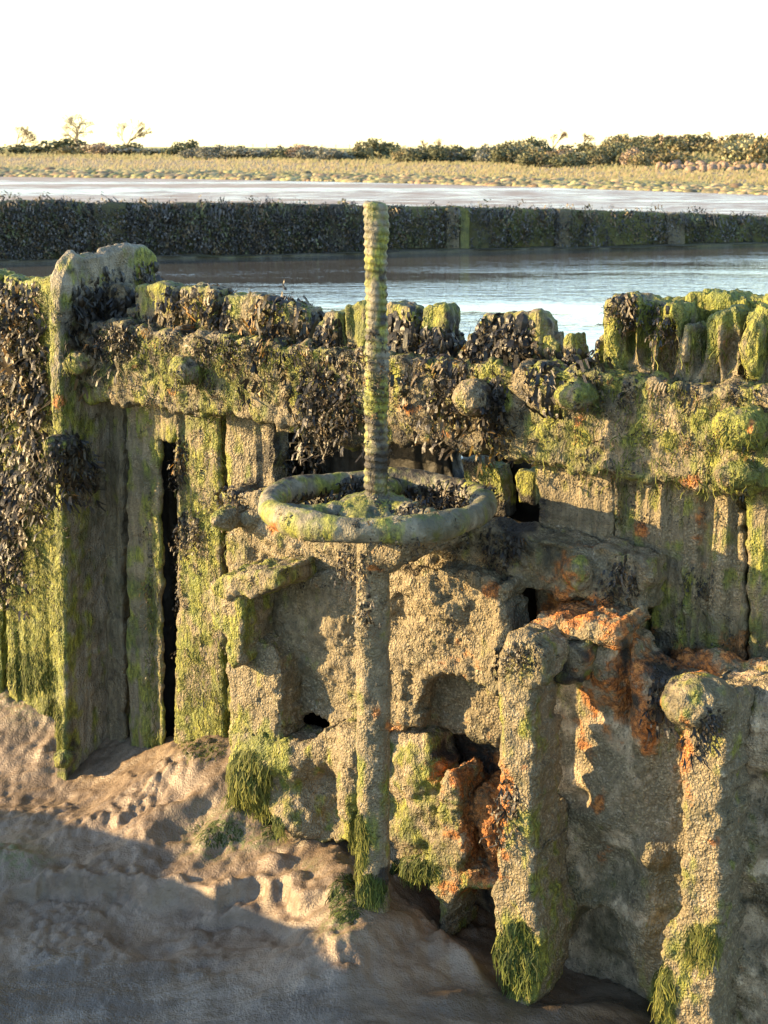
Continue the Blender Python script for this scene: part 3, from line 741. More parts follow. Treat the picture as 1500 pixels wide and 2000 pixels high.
# ================================================================= FORESHORE MUD
ctl = []
for (u, v, dr) in ((50, 1385, 1.79), (-150, 1360, 1.80), (20, 1480, 1.90), (130, 1565, 1.945), (235, 1535, 1.87), (310, 1500, 1.80), (390, 1482, 1.735), (440, 1500, 1.74), (470, 1580, 1.80), (540, 1620, 1.83), (640, 1645, 1.83), (735, 1745, 1.81),
                   (800, 1800, 1.89), (860, 1830, 1.975), (930, 1860, 1.96), (1010, 1960, 1.985), (1100, 1900, 2.05), (1200, 1960, 2.06), (1300, 2040, 2.06), (1400, 2060, 2.05),
                   (0, 2000, 2.05), (200, 2000, 2.04), (400, 1985, 2.0), (600, 1975, 1.955), (800, 1960, 1.945), (950, 1990, 1.99), (200, 1880, 2.0), (450, 1880, 1.955), (680, 1860, 1.875),
                   (80, 1740, 1.96), (250, 1740, 1.94), (420, 1735, 1.905), (560, 1730, 1.87), (690, 1740, 1.80), (150, 1620, 1.905), (290, 1590, 1.855), (420, 1570, 1.805), (540, 1680, 1.86), (60, 1600, 1.93), (850, 1900, 1.935)):
    ctl.append(at_drop(u, v, -0 + dr))
ctl = np.array(ctl)
for x, y, z in ((-3.5, 3, 1.0), (3.5, 1.5, .93), (0, 1.2, .85), (-2, 1, .9), (2, 0, .85), (-2.2, 5.5, 1.3), (2.5, 3.0, .95)):
    ctl = np.vstack([ctl, [x, y, z]])
def tps_fit(P, lam=2e-4):
    n = len(P)
    d = np.linalg.norm(P[:, None, :2] - P[None, :, :2], axis=2)
    K = np.where(d > 0, d * d * np.log(d + 1e-12), 0) + lam * np.eye(n) * n
    Q = np.hstack([np.ones((n, 1)), P[:, :2]])
    A = np.block([[K, Q], [Q.T, np.zeros((3, 3))]])
    return np.linalg.solve(A, np.concatenate([P[:, 2], np.zeros(3)]))
TP = tps_fit(ctl)
def tps(x, y):
    z = TP[-3] + TP[-2] * x + TP[-1] * y
    for (a, b, _), w in zip(ctl, TP[:-3]):
        d2 = (x - a) ** 2 + (y - b) ** 2
        z = z + w * .5 * d2 * np.log(d2 + 1e-12)
    return z
def axis(lo, a, b, hi, fine, coarse):
    return np.concatenate([np.arange(lo, a, coarse), np.arange(a, b, fine), np.arange(b, hi + coarse, coarse)])
gx = axis(-9, -1.5, 1.25, 9, .0075, .15); gy = axis(-7, 2.75, 4.85, 6.5, .0075, .15)
X, Y = np.meshgrid(gx, gy, indexing='ij'); x, y = X.ravel(), Y.ravel()
nn = (np.stack([x, y, 0 * x], 1) - O_) @ N_
inside = np.clip(1 - np.maximum(np.abs(x) - 1.7, 0) / 1.2, 0, 1) * np.clip(1 - np.maximum(2.2 - y, 0) / 1.2, 0, 1)
zt = np.clip(tps(x, y), .8, 1.35)
z = zt * inside + .93 * (1 - inside)
pz = np.stack([x, y, z], 1)
u_, v_ = project(pz)
def bell(u0, v0, ru, rv, am, ang=0.):
    a = math.radians(ang); du, dv = u_ - u0, v_ - v0
    p_, q_ = du * math.cos(a) + dv * math.sin(a), -du * math.sin(a) + dv * math.cos(a)
    return am * np.exp(-(p_ / ru) ** 2 - (q_ / rv) ** 2)
P2 = np.stack([x, y, 0 * x], 1)
wob = 14 * fbm(P2 * 9, 3, 301)
# ripples on the sunlit mound, running down to the left
rip = np.sin((u_ * .62 + v_ * .80 + 2.8 * wob) / 14.5) * .022 * (np.exp(-((u_ - 330) / 150) ** 2 - ((v_ - 1600) / 75) ** 2))
z = z + rip
# crumbling little scarp where the mound breaks off
edge_v = 1735 + .00012 * (u_ - 330) ** 2 - 14 * np.sin(u_ / 75) + 1.9 * wob + 9 * fbm(P2 * 30, 2, 305)
sc = sst(0, 9, v_ - edge_v) * np.clip(1 - np.maximum(np.abs(u_ - 330) - 260, 0) / 90, 0, 1)
z = z - .040 * sc * np.exp(-(np.maximum(v_ - edge_v, 0) / 110) ** 2) + .016 * np.exp(-((v_ - edge_v + 8) / 12) ** 2) * np.clip(1 - np.maximum(np.abs(u_ - 330) - 260, 0) / 90, 0, 1)
edge2 = 1765 + .0004 * (u_ - 520) ** 2 + 1.2 * wob
z = z - .028 * sst(0, 9, v_ - edge2) * np.exp(-(np.maximum(v_ - edge2, 0) / 70) ** 2) * np.exp(-((u_ - 500) / 120) ** 4)
for b in ((540, 1685, 26, 16, .035), (540, 1668, 12, 8, -.03), (520, 1740, 30, 12, .02, 30), (880, 1870, 55, 16, .035, 40), (920, 1900, 40, 14, .03, 50), (700, 1830, 60, 18, .02, -20), (880, 1960, 60, 20, .02), (600, 1640, 30, 20, .02),
          (30, 1680, 60, 20, .03), (650, 1700, 40, 30, .03, 50), (300, 1880, 30, 12, .012), (1130, 1985, 90, 16, .03), (400, 1800, 30, 10, .012), (800, 1800, 30, 26, .02), (585, 1790, 20, 14, .016)):
    z = z + bell(*b)
lump = fbm(P2 * 7, 3, 311); fine = fbm(P2 * 38, 3, 317); crumb = np.abs(fbm(P2 * 22, 3, 323))
wet = sst(1840, 1930, v_ + 60 * lump - .05 * u_) * inside
crm = np.clip(.35 + lump * 1.4, 0, 1)
z = z + inside * (.017 * lump + (.008 * fine + .030 * (crumb - .15) * crm + .012 * np.abs(fbm(P2 * 55, 3, 341)) * np.clip(.4 + 1.5 * lump, .2, 1)) * (1 - .75 * wet))
# a higher bank to the left, outside the picture, that keeps the low evening sun off the channel
bank = np.interp(y, [2.5, 3.2, 3.5, 3.75, 4.0, 4.4, 4.9], [.85, .82, .73, .67, .59, .35, 0]) * (1 + .13 * fbm(np.stack([0 * x, y * 5.5, 0 * x], 1), 3, 351)) * np.exp(-((x + 2.75) / .42) ** 2) * sst(-3, 0, y) + .03 * lump * np.exp(-((x + 2.75) / .6) ** 2)
z = z + bank
z = np.where(nn < -.12, z - np.clip((-.12 - nn) / .25, 0, 1) * 1.2, z)
out = np.maximum.reduce([np.abs(x) - 7.5, -5.5 - y, y - 20])
z = z - np.clip(out / 1.2, 0, 1) * 1.3
z = np.maximum(z, -.1)
I = np.arange(len(gx) * len(gy)).reshape(len(gx), len(gy))
Qm = np.stack([I[:-1, :-1], I[1:, :-1], I[1:, 1:], I[:-1, 1:]], -1).reshape(-1, 4)
zfin = z
alg = np.zeros(len(x))
for (a, b, c, d, e) in ((430, 1620, 60, 40, .8), (470, 1640, 90, 18, .7), (60, 1350, 60, 50, .7), (400, 1660, 40, 16, .6), (660, 1800, 40, 40, .6), (30, 1680, 60, 30, .6), (600, 1700, 30, 20, .3), (1120, 1700, 60, 30, .3)):
    alg = np.maximum(alg, e * np.exp(-((u_ - a) / c) ** 2 - ((v_ - b) / d) ** 2))
pc = np.stack([alg * (inside > .5), wet, 0 * x, 0 * x], 1)
mud = obj_at('mud_foreshore', np.stack([x, y, z], 1), Qm, pc, M_MUD, base=(0, 0, 0))
tag(mud, 'brown crumbling wet mud below the wall', 'mud', kind='structure')

def sheet(name, pts, z, mat, label, cat):
    V = np.array([[p[0], p[1], z] for p in pts], float)
    me = bpy.data.meshes.new(name); me.from_pydata([tuple(p) for p in V], [], [list(range(len(pts)))]); me.update()
    return tag(link(name, me, mat), label, cat, kind='structure')

# ================================================================= POOL, FAR WALL, MUDFLAT
WL = 2.05                                   # pool level
def fw_line(x): return 14.75 + (x + .1) * .345 + .0  # the far wall's plan line
def fw_x(u):                                # where the line of sight of column u meets it
    k = (u - 750) / 2942.0
    return k * (14.75 + .0345) / (1 - .345 * k)
nw = lambda s: O_ + S_ * s - N_ * .30
sheet('pool_water', [nw(-5)[:2], nw(6)[:2], (9, 2), (17, fw_line(17) + .2), (-14, fw_line(-14) + .2), (-14, 8.5)], WL, M_POOL, 'calm pool water held between the two walls, bright with sky', 'water')
sheet('mudflat', [(-4000, -60), (4000, -60), (4000, 9000), (-4000, 9000)], 0, M_FLAT, 'wet shining mudflat beyond the far wall', 'mud')

far = empty('breakwater_wall', (0, 14.8, WL - .1), 'long low dark wall smothered in seaweed across the far side of the pool', 'wall'); far['kind'] = 'thing'
UT = [-900, 0, 100, 180, 300, 450, 700, 900, 1085, 1250, 1500, 2200]; VT = [392, 388, 384, 390, 392, 391, 395, 399, 403, 409, 418, 445]
def fw_top(u): 
    v = np.interp(u, UT, VT); r = ray(u, v); xx = fw_x(u)
    return 3.0 + r[..., 2] / r[..., 1] * fw_line(xx)
M_FAR = encrusted('dark_wet_timber', (.04, .04, .03), (.10, .092, .065), wood=True, bump=.6)
def far_panel(u0, u1, proud, z0, name, algae, dark, seed, pale=.05):
    xs = np.arange(fw_x(u0), fw_x(u1), .03); 
    uu = np.array([750 + 2942 * a / fw_line(a) for a in xs])
    tz = fw_top(uu) - .03 + .015 * fbm(np.stack([xs * 8, 0 * xs, 0 * xs + seed], 1), 3, 5)
    nz = 22
    prof = [(0., t) for t in np.linspace(0, 1, nz)] + [(.1, 1.005), (.22, 1.0), (.30, .98), (.30, 0)]
    nv = np.array([.326, -.945, 0]); V = []
    for (dep, t) in prof:
        zz = z0 + (tz - z0) * t
        V.append(np.stack([xs, fw_line(xs), zz], 1) + nv * (proud - dep))
    V = np.stack(V, 1); nr = V.shape[1]; ni = len(xs)
    V = V.reshape(-1, 3)
    V = V + nv * (.03 * fbm(V * np.array([5, 5, 3]), 3, seed)[:, None])
    J = np.arange(ni * nr).reshape(ni, nr)
    Q = np.stack([J[:-1, :-1], J[1:, :-1], J[1:, 1:], J[:-1, 1:]], -1).reshape(-1, 4)
    Q = np.vstack([Q, [[J[0, 0], J[0, nz - 1], J[0, nr - 2], J[0, nr - 1]], [J[-1, 0], J[-1, nr - 1], J[-1, nr - 2], J[-1, nz - 1]]]])
    n = len(V); g = np.clip(algae + .5 * fbm(V * np.array([3, 3, 1.2]), 3, seed + 3), 0, 1)
    return obj_at(name, V, Q, np.stack([g, np.zeros(n), np.full(n, pale), np.full(n, dark)], 1), M_FAR, far)
cuts = [-900, -300, 232, 660, 890, 1088, 1300, 1560, 2300]
for i in range(len(cuts) - 1):
    far_panel(cuts[i], cuts[i + 1] - 2, 0, WL - .15, 'timber_panel', [.2, .2, .2, .3, .4, .48, .5, .5][i], .15, 400 + i)
for (a, b, al, dk, pl) in ((185, 250, .3, .5, 0), (640, 672, .1, .7, 0), (868, 893, .1, .1, .5), (894, 916, .62, .0, .0), (1086, 1112, .1, .2, .35), (1298, 1330, .15, .2, .4)):
    far_panel(a, b, .07, WL - .15, 'timber_post', al, dk, 430 + a, pl)
far_panel(-900, 2300, .30, WL - .2, 'footing', .05, .2, 480).name = 'stone_footing'
bpy.data.objects['stone_footing'].data.transform(Matrix.Translation((0, 0, 0)))
ft = bpy.data.objects['stone_footing'].data
cc = np.zeros(len(ft.vertices) * 3, np.float32); ft.vertices.foreach_get('co', cc); cc = cc.reshape(-1, 3)
cc[:, 2] = np.minimum(cc[:, 2], .118 + .018 * fbm(cc * np.array([2, 2, 0]), 2, 7)); ft.vertices.foreach_set('co', cc.ravel()); ft.update()

# ---------------------------------------------------------------- seaweed fronds
def frond_template(r, depth=4):
    V, Fq, T = [], [], []
    def branch(p, ang, w, ln, d, t0):
        nseg = 3 if d == depth else 2
        idx = []; a = ang
        for i in range(nseg + 1):
            c, s = math.cos(a), math.sin(a)
            ww = w * 1.3 * (1.0 if i < nseg or d > 1 else .55) * (.6 if (d == depth and i == 0) else 1)
            zz = .06 * math.sin(9 * (p[1] + .3 * p[0]) + r.random() * 1.2) * (t0 + i)
            V.append((p[0] - c * ww, p[1] + s * ww * .0, zz)); V.append((p[0] + c * ww, p[1], zz + r.uniform(-.02, .02)))
            T.append(t0 + i); T.append(t0 + i)
            idx.append(len(V) - 2)
            p = (p[0] + s * ln / nseg, p[1] + c * ln / nseg); a += r.uniform(-.18, .18)
        for i in range(nseg):
            Fq.append((idx[i], idx[i] + 1, idx[i + 1] + 1, idx[i + 1]))
        if d > 1:
            sp_ = r.uniform(.35, .6)
            branch((p[0], p[1]), a - sp_, w * .85, ln * r.uniform(.6, .85), d - 1, t0 + nseg)
            branch((p[0], p[1]), a + sp_, w * .85, ln * r.uniform(.6, .85), d - 1, t0 + nseg)
    branch((0, 0), 0, .072, .42, depth, 0)
    V = np.array(V); V /= V[:, 1].max()
    return V, np.array(Fq), np.array(T, float) / max(T)
RT = random.Random(3)
FT = [frond_template(RT) for _ in range(10)]
def strand_template(r):
    n = 5; V, Fq = [], []
    a = r.uniform(-.3, .3); x0 = 0
    for i in range(n):
        t = i / (n - 1); w = .045 * (1 - .5 * t)
        x0 += .16 * math.sin(a * 9 + 5 * t); V += [(x0 - w, t, .06 * math.sin(5 * t + a)), (x0 + w, t, .06 * math.sin(5 * t + a))]
        if i: Fq.append((2 * i - 2, 2 * i - 1, 2 * i + 1, 2 * i))
    return np.array(V), np.array(Fq), np.repeat(np.linspace(0, 1, n), 2)
ST = [strand_template(RT) for _ in range(6)]
DOWN = np.array([0, 0, -1.0])
def norm(a): return a / (np.linalg.norm(a) + 1e-9)
def grow(pts, nrms, size, templates, droop, palette, jitter=.6, lift=.35, r=rng):
    """fronds rooted at pts: leave along the surface, lift off it a little, then hang"""
    VV, QQ, CC = [], [], []; off = 0
    for p, n in zip(pts, nrms):
        Vt, Qt, T = templates[r.integers(len(templates))]
        L_ = size * r.uniform(.45, 1.55)
        tang = norm(DOWN - n * (DOWN @ n) + r.normal(0, jitter, 3) * .8)
        d0 = norm(tang - n * (tang @ n) + n * r.uniform(.1, 1) * lift)
        side = norm(np.cross(d0, n + r.normal(0, .35, 3))); up = np.cross(side, d0)
        y = Vt[:, 1:2] * L_
        c = d0 * y + DOWN * (droop * y * y / L_)
        W = p + c + side * (Vt[:, :1] * L_) + up * (Vt[:, 2:3] * L_ + .15 * L_ * np.sin(3 * Vt[:, 1:2] + r.uniform(0, 6)) * Vt[:, 1:2])
        base, tip = palette[r.integers(len(palette))]
        k = r.uniform(.45, 1.25)
        col = (np.array(base) * (1 - T[:, None] ** 2) + np.array(tip) * T[:, None] ** 2) * k
        VV.append(W); QQ.append(Qt + off); CC.append(np.hstack([col, np.ones((len(col), 1))])); off += len(W)
    return np.concatenate(VV), np.concatenate(QQ), np.concatenate(CC)
DARK = [((.015, .013, .012), (.034, .028, .021)), ((.012, .012, .013), (.026, .025, .027)), ((.024, .017, .011), (.065, .042, .014)), ((.018, .016, .012), (.038, .034, .016)), ((.014, .013, .012), (.038, .031, .024))]
GOLD = DARK + DARK + [((.06, .038, .010), (.26, .13, .018)), ((.04, .03, .012), (.16, .10, .02))]
GREEN = [((.035, .055, .010), (.10, .125, .022)), ((.05, .07, .012), (.14, .15, .03)), ((.02, .038, .008), (.07, .09, .016))]
LIME = [((.065, .078, .014), (.19, .195, .04)), ((.045, .06, .010), (.16, .165, .034))]

bpy.context.view_layer.update()
dg = bpy.context.evaluated_depsgraph_get()
skip = set(o.name for o in scene.objects if o.get('kind') == 'structure' and o.name != 'mud_foreshore') | {o.name for o in far.children}
def hit(u, v, want=None):
    d = ray(u, v); d = d / np.linalg.norm(d)
    ok, loc, nrm, _, ob, _ = scene.ray_cast(dg, Vector(CAM), Vector(d), distance=7.0)
    if not ok or ob is None or ob.name in skip: return None
    if want == 'wall' and ob.name == 'mud_foreshore': return None
    n = np.array(nrm); 
    if n @ d > 0: n = -n
    return np.array(loc), n
def seed_pts(u, v, ru, rv, count, want='wall'):
    P, NN = [], []
    tries = 0
    while len(P) < count and tries < count * 4:
        tries += 1
        a, q = rng.uniform(0, 6.283), rng.uniform(0, 1) ** .6
        h = hit(u + ru * q * math.cos(a), v + rv * q * math.sin(a), want)
        if h: P.append(h[0]); NN.append(h[1])
    if len(P) > 6 and count < 700 and ru < 100:
        m = np.median(np.array(P), 0); keep = [i for i, p in enumerate(P) if abs((p - m) @ N_) < .17]
        P = [P[i] for i in keep]; NN = [NN[i] for i in keep]
    return P, NN
CLUMPS = [
 # u, v, ru, rv, count, size, palette, droop, label
 (28, 640, 62, 90, 93, .062, GOLD, .5, 'bushy brown seaweed hanging below the rim of the green planks left of the slab post'),
 (52, 735, 45, 75, 55, .06, DARK, .5, 'dark seaweed strip hanging halfway up the left green planks'),
 (30, 560, 50, 22, 60, .05, GOLD, .3, 'orange tipped seaweed along the rim of the leftmost planks'),
 (35, 905, 62, 75, 93, .058, DARK, .5, 'dense black seaweed on the left planks level with the knob of the slab post'),
 (18, 1020, 28, 90, 49, .055, DARK, .6, 'lowest black seaweed streak on the left planks'),
 (128, 868, 48, 32, 70, .045, DARK, .5, 'dark seaweed tuft growing on the knob low on the slab post'),
 (205, 580, 65, 62, 140, .06, DARK, .45, 'flat dark seaweed draped over the shaded side of the slab post'),
 (290, 520, 36, 18, 26, .045, GOLD, .4, 'few orange fronds at the rear of the slab post top'),
 (262, 622, 40, 16, 36, .04, GOLD, .3, 'small seaweed row on the beam end beside the slab post'),
 (395, 562, 70, 14, 60, .04, GOLD, .3, 'low seaweed along plank tops right of the slab post'),
 (425, 600, 26, 34, 40, .045, DARK, .5, 'grey brown seaweed bunch between two mossy plank tops'),
 (555, 583, 50, 12, 60, .05, GOLD, .2, 'golden seaweed crest standing on plank tops left of the screw stem'),
 (530, 650, 60, 24, 70, .045, GOLD, .5, 'seaweed fringe on the beam under the golden crest'),
 (625, 640, 44, 34, 110, .055, GOLD, .5, 'bushy seaweed hanging between plank tops just left of the screw stem'),
 (640, 750, 60, 60, 110, .045, DARK, .5, 'straggling seaweed on the upper beam left of the screw stem'),
 (790, 640, 44, 48, 110, .06, DARK, .55, 'dark seaweed mass right behind the screw stem'),
 (890, 665, 72, 34, 220, .058, GOLD, .45, 'largest seaweed heap filling the gap in the wall top right of the screw stem'),
 (985, 640, 60, 40, 110, .055, DARK, .45, 'seaweed draped over the broad worn stump right of the largest heap'),
 (1095, 695, 60, 18, 90, .045, DARK, .35, 'seaweed lying low in the notch before the tall split plank'),
 (1165, 640, 8, 40, 14, .03, DARK, .4, 'dark seaweed edging the side of the tall split plank'),
 (1222, 578, 34, 8, 44, .024, DARK, .25, 'seaweed tuft crowning the tall split plank'),
 (1290, 600, 30, 8, 14, .028, DARK, .4, 'short dark frond roll on the wall top right of the crowned plank'),
 (962, 762, 26, 36, 60, .042, GOLD, .5, 'brown seaweed clinging to the round bolt right of the screw stem'),
 (875, 730, 40, 26, 50, .045, DARK, .5, 'thin seaweed hanging over the beam edge below the largest heap'),
 (700, 942, 40, 16, 90, .03, GOLD, .3, 'seaweed caught around the foot of the screw stem on the handwheel'),
 (870, 955, 80, 20, 90, .03, DARK, .3, 'dark seaweed lying along the rear of the handwheel'),
 (620, 968, 44, 10, 50, .028, DARK, .4, 'dark seaweed scraps inside the left rim of the handwheel'),
 (790, 990, 40, 10, 50, .026, DARK, .3, 'dark seaweed scraps around the hub inside the front rim of the handwheel'),
 (985, 1060, 36, 46, 90, .05, DARK, .5, 'black seaweed beard hanging under the right side of the handwheel'),
 (670, 1100, 40, 50, 60, .045, DARK, .6, 'stringy dark seaweed hanging under the front of the handwheel'),
 (705, 1165, 16, 30, 24, .04, DARK, .6, 'small dark seaweed on the spindle rod below the bracket'),
 (1215, 1110, 36, 28, 60, .045, DARK, .5, 'dark seaweed patch at the right end of the lower beam'),
 (1375, 1125, 40, 20, 36, .035, DARK, .4, 'faint dark seaweed on the plank above the knobbed pile'),
 (1296, 1320, 26, 36, 70, .06, DARK, .6, 'black seaweed bunch hanging between the two iron piles'),
 (1390, 1395, 26, 22, 40, .045, DARK, .5, 'dark seaweed on the knob of the right pile'),
 (1010, 1262, 46, 14, 60, .036, DARK, .3, 'dark seaweed cap on top of the left iron pile'),
 (1000, 1535, 24, 24, 40, .05, DARK, .6, 'dark seaweed on the left iron pile beside the rusty hole'),
 (958, 1470, 14, 24, 14, .045, DARK, .7, 'dangling black seaweed in front of the rusty hole'),
 (352, 880, 16, 40, 40, .04, GOLD, .6, 'seaweed at the top of the dark slot'),
 (372, 1015, 22, 34, 50, .045, DARK, .6, 'drooping seaweed halfway down the right side of the dark slot'),
 (346, 1110, 8, 90, 36, .035, GOLD, .6, 'thin seaweed line down the right edge of the dark slot'),
 (292, 1130, 7, 200, 34, .03, GOLD, .6, 'thin seaweed line down the left edge of the dark slot'),
 (455, 955, 44, 14, 36, .034, DARK, .3, 'short seaweed on the left end of the lower beam'),
 (590, 885, 40, 40, 40, .035, GOLD, .5, 'sparse brown seaweed in the shade under the upper beam'),
]
for (u, v, ru, rv, ct, size, pal, dr, lab) in CLUMPS:
    ct = ct if not (v > 1030 and u > 430) else int(ct * .55)
    P, NN = seed_pts(u, v, ru, rv, ct)
    if len(P) < 3: print('no seat', lab); continue
    low = v > 1030 and u > 430
    V, Q, C = grow(P, NN, size * (.9 if low else .8 if 290 < u < 380 and v > 850 else 1.5), FT, dr + .4, pal, .34, .2)
    tag(obj_at('seaweed_clump', V, Q, C, M_WEED), lab, 'seaweed', 'seaweed clumps on the wall', 'thing')
# scattered scraps over the mossy wood: nobody could count them
P, NN = [], []
for (u, v, ru, rv, ct) in ((450, 710, 280, 90, 620), (760, 760, 180, 110, 360), (1250, 840, 280, 110, 200), (60, 900, 110, 380, 240), (390, 1100, 60, 330, 90), (1290, 960, 240, 60, 60), (880, 1080, 160, 50, 60), (640, 1090, 200, 60, 60), (850, 1180, 110, 90, 50), (1330, 1240, 160, 60, 50), (730, 985, 220, 40, 50), (240, 700, 120, 180, 60)):
    a, b = seed_pts(u, v, ru, rv, ct); P += a; NN += b
V, Q, C = grow(P, NN, .02, FT, .4, GOLD, .9)
P, NN = [], []
for i in range(14):
    u = 250 + i * 92; a, b = seed_pts(u, np.interp(u, [205, 460, 700, 880, 1080, 1240, 1500], [630, 660, 682, 700, 718, 738, 758]), 55, 11, 44 if u < 950 else 18); P += a; NN += b
V2, Q2, C2 = grow(P, NN, .036, FT, .7, GOLD, .7)
V, Q, C = np.vstack([V, V2]), np.vstack([Q, Q2 + len(V)]), np.vstack([C, C2])
tag(obj_at('seaweed_scraps', V, Q, C, M_WEED), 'tiny dark weed scraps scattered over all the wet timber', 'seaweed', kind='stuff')

TUFTS = [
 (485, 1530, 44, 70, 520, .06, LIME, 'lime green hair algae over the lower left corner of the sluice gate'),
 (535, 1615, 22, 24, 160, .05, GREEN, 'green algae tail hanging from the sluice gate onto the mud'),
 (425, 1625, 50, 26, 170, .045, GREEN, 'green algae threads spread over the mound of mud'),
 (700, 1640, 16, 60, 240, .05, LIME, 'green algae sleeve on the foot of the spindle rod'),
 (678, 1755, 32, 50, 330, .055, GREEN, 'bright green algae spilling from the spindle rod foot down the mud'),
 (722, 1730, 34, 26, 220, .05, GREEN, 'dark green algae collar where the spindle rod sinks into the mud'),
 (805, 1690, 44, 18, 170, .05, GREEN, 'green algae fringe under the skirt plate right of the spindle rod'),
 (1010, 1860, 40, 66, 380, .06, GREEN, 'shaggy green algae around the foot of the left iron pile'),
 (1372, 1840, 36, 40, 200, .045, LIME, 'lime algae patch low on the right iron pile'),
 (1300, 1940, 22, 60, 220, .05, LIME, 'green algae streak down the side of the right iron pile'),
 (105, 1420, 16, 60, 170, .05, LIME, 'green algae at the foot of the slab post'),
 (60, 1310, 50, 40, 220, .055, GREEN, 'green algae fringe at the base of the left planks'),
 (395, 1460, 50, 22, 220, .045, LIME, 'green algae fringe where the slot planks meet the mud'),
 (297, 1480, 12, 26, 70, .04, LIME, 'green algae at the foot of the narrow board left of the slot'),
]
for (u, v, ru, rv, ct, size, pal, lab) in TUFTS:
    P, NN = seed_pts(u, v, ru, rv, int(ct * 3.6), None if 'mud' in lab else 'wall')
    if len(P) < 3: print('no seat', lab); continue
    V, Q, C = grow(P, NN, size * .44, ST, .6, pal, .32, .03)
    tag(obj_at('algae_tuft', V, Q, C, M_LEAF), lab, 'algae', 'green algae tufts', 'thing')
P, NN = [], []
for (u, v, ru, rv, ct) in ((60, 1120, 70, 220, 2200), (60, 750, 80, 200, 1300), (400, 1000, 50, 200, 500), (400, 1350, 50, 140, 500), (1400, 680, 130, 100, 250), (1250, 660, 90, 90, 150), (300, 1300, 14, 250, 250), (420, 720, 240, 70, 900), (1300, 860, 250, 110, 700)):
    a, b = seed_pts(u, v, ru, rv, ct); P += a; NN += b
V, Q, C = grow(P, NN, .022, ST, .2, LIME, .35, .25)
tag(obj_at('algae_fuzz', V, Q, C, M_LEAF), 'short green algae fuzz covering the sunlit planks', 'algae', kind='stuff')

# seaweed over the far wall
P, NN = [], []
nv = np.array([.326, -.945, 0])
for i in range(5200):
    u = rng.uniform(-200, 1620); dens = np.interp(u, [-200, 600, 760, 1000, 1620], [1, .95, .6, .36, .3])
    t = rng.uniform(0, 1)
    if rng.random() > dens * (1 if t < .55 or u < 700 else .55): continue
    if 892 < u < 918 and rng.random() < .85: continue
    xx = fw_x(u); tz = float(fw_top(u)); zz = tz - .02 - (tz - WL - .04) * t
    P.append(np.array([xx, fw_line(xx), zz]) + nv * .05); NN.append(nv)
for i in range(900):
    u = rng.uniform(-200, 1620); xx = fw_x(u)
    P.append(np.array([xx, fw_line(xx), float(fw_top(u)) - .03]) + nv * rng.uniform(-.2, .03)); NN.append(np.array([0, -.5, .86]))
FARC = [((.06, .06, .06), (.17, .172, .18)), ((.04, .041, .043), (.085, .088, .095)), ((.08, .06, .04), (.16, .12, .065)), ((.055, .07, .036), (.12, .135, .06)), ((.025, .025, .025), (.05, .05, .052))]
V, Q, C = grow(P, NN, .105, FT, .35, FARC, .45, .5)
tag(obj_at('seaweed', V, Q, C, M_WEED), 'thick curtain of dark seaweed hanging on the far wall', 'seaweed', kind='stuff')
print('weed', round(time.time() - T0, 1))

# ================================================================= FAR SHORE
KS = [.995, 1.0, 1.03, 1.07, 1.12, 1.2, 1.35, 1.5, 1.62, 1.78, 2.2, 2.8, 4.0, 8.0]
UU = [-3000, 0, 400, 750, 1100, 1300, 1500, 2200]
VV_ = {0: [342, 346, 351, 358, 368, 375, 382, 408], 1: [341, 345, 350, 357, 367, 374, 381, 407], 2: [336, 340, 344, 351, 362, 369, 375, 398], 3: [331, 335, 340, 346, 356, 363, 369, 390],
       4: [326, 329, 335, 341, 350, 357, 363, 380], 5: [320, 322, 328, 334, 343, 349, 354, 366], 6: [308, 310, 315, 321, 331, 337, 342, 350], 7: [301, 303, 308, 314, 323, 326, 328, 332], 8: [296, 298, 302, 305, 308, 306, 304, 300],
       9: [291, 292, 293, 296, 295, 289, 283, 276], 10: [289, 289.5, 289, 292, 292, 286, 278, 268], 11: [288, 288, 287, 290, 291, 285.5, 277, 266], 12: [287.5, 287.5, 288, 290, 291, 286, 279, 270], 13: [292, 292, 292, 293, 294, 291, 288, 282]}
TAB = np.array([VV_[i] for i in range(len(KS))], float)
def shoreY(u):
    v = np.interp(u, UU, TAB[1]); r = ray(u, v)
    return -3.0 * r[..., 1] / r[..., 2]
def land(u, k):
    u = np.asarray(u, float); k = np.asarray(k, float)
    kk = np.interp(k, KS, np.arange(len(KS))); i = np.clip(np.floor(kk).astype(int), 0, len(KS) - 2); f = kk - i
    va = np.stack([np.interp(u, UU, TAB[j]) for j in range(len(KS))], 0)
    sh = np.broadcast(u, i).shape
    ub = np.broadcast_to(u, sh); ib = np.broadcast_to(i, sh); fb = np.broadcast_to(f, sh)
    va = np.stack([np.broadcast_to(a, sh) for a in va], 0)
    v = np.take_along_axis(va, ib[None], 0)[0] * (1 - fb) + np.take_along_axis(va, ib[None] + 1, 0)[0] * fb
    return at_Y(ub, v, shoreY(ub) * k)
us = np.concatenate([np.arange(-3000, -200, 60.), np.arange(-200, 1700, 12.), np.arange(1700, 4500, 60.)]); ks = np.concatenate([np.linspace(.995, 1.25, 40), np.linspace(1.26, 1.8, 34), np.linspace(1.86, 2.9, 14), [3.5, 4, 5, 6, 8]])
UG, KG = np.meshgrid(us, ks, indexing='ij')
G = land(UG, KG)
gp = G.reshape(-1, 3)
amp = np.interp(KG.ravel(), [.99, 1.0, 1.03, 1.2, 1.6, 3], [0, .06, .3, .25, .3, .1])
gp[:, 2] += amp * fbm(gp * np.array([.35, .25, 0]), 3, 501)
kf = KG.ravel() + .03 * fbm(gp * .08, 3, 505)
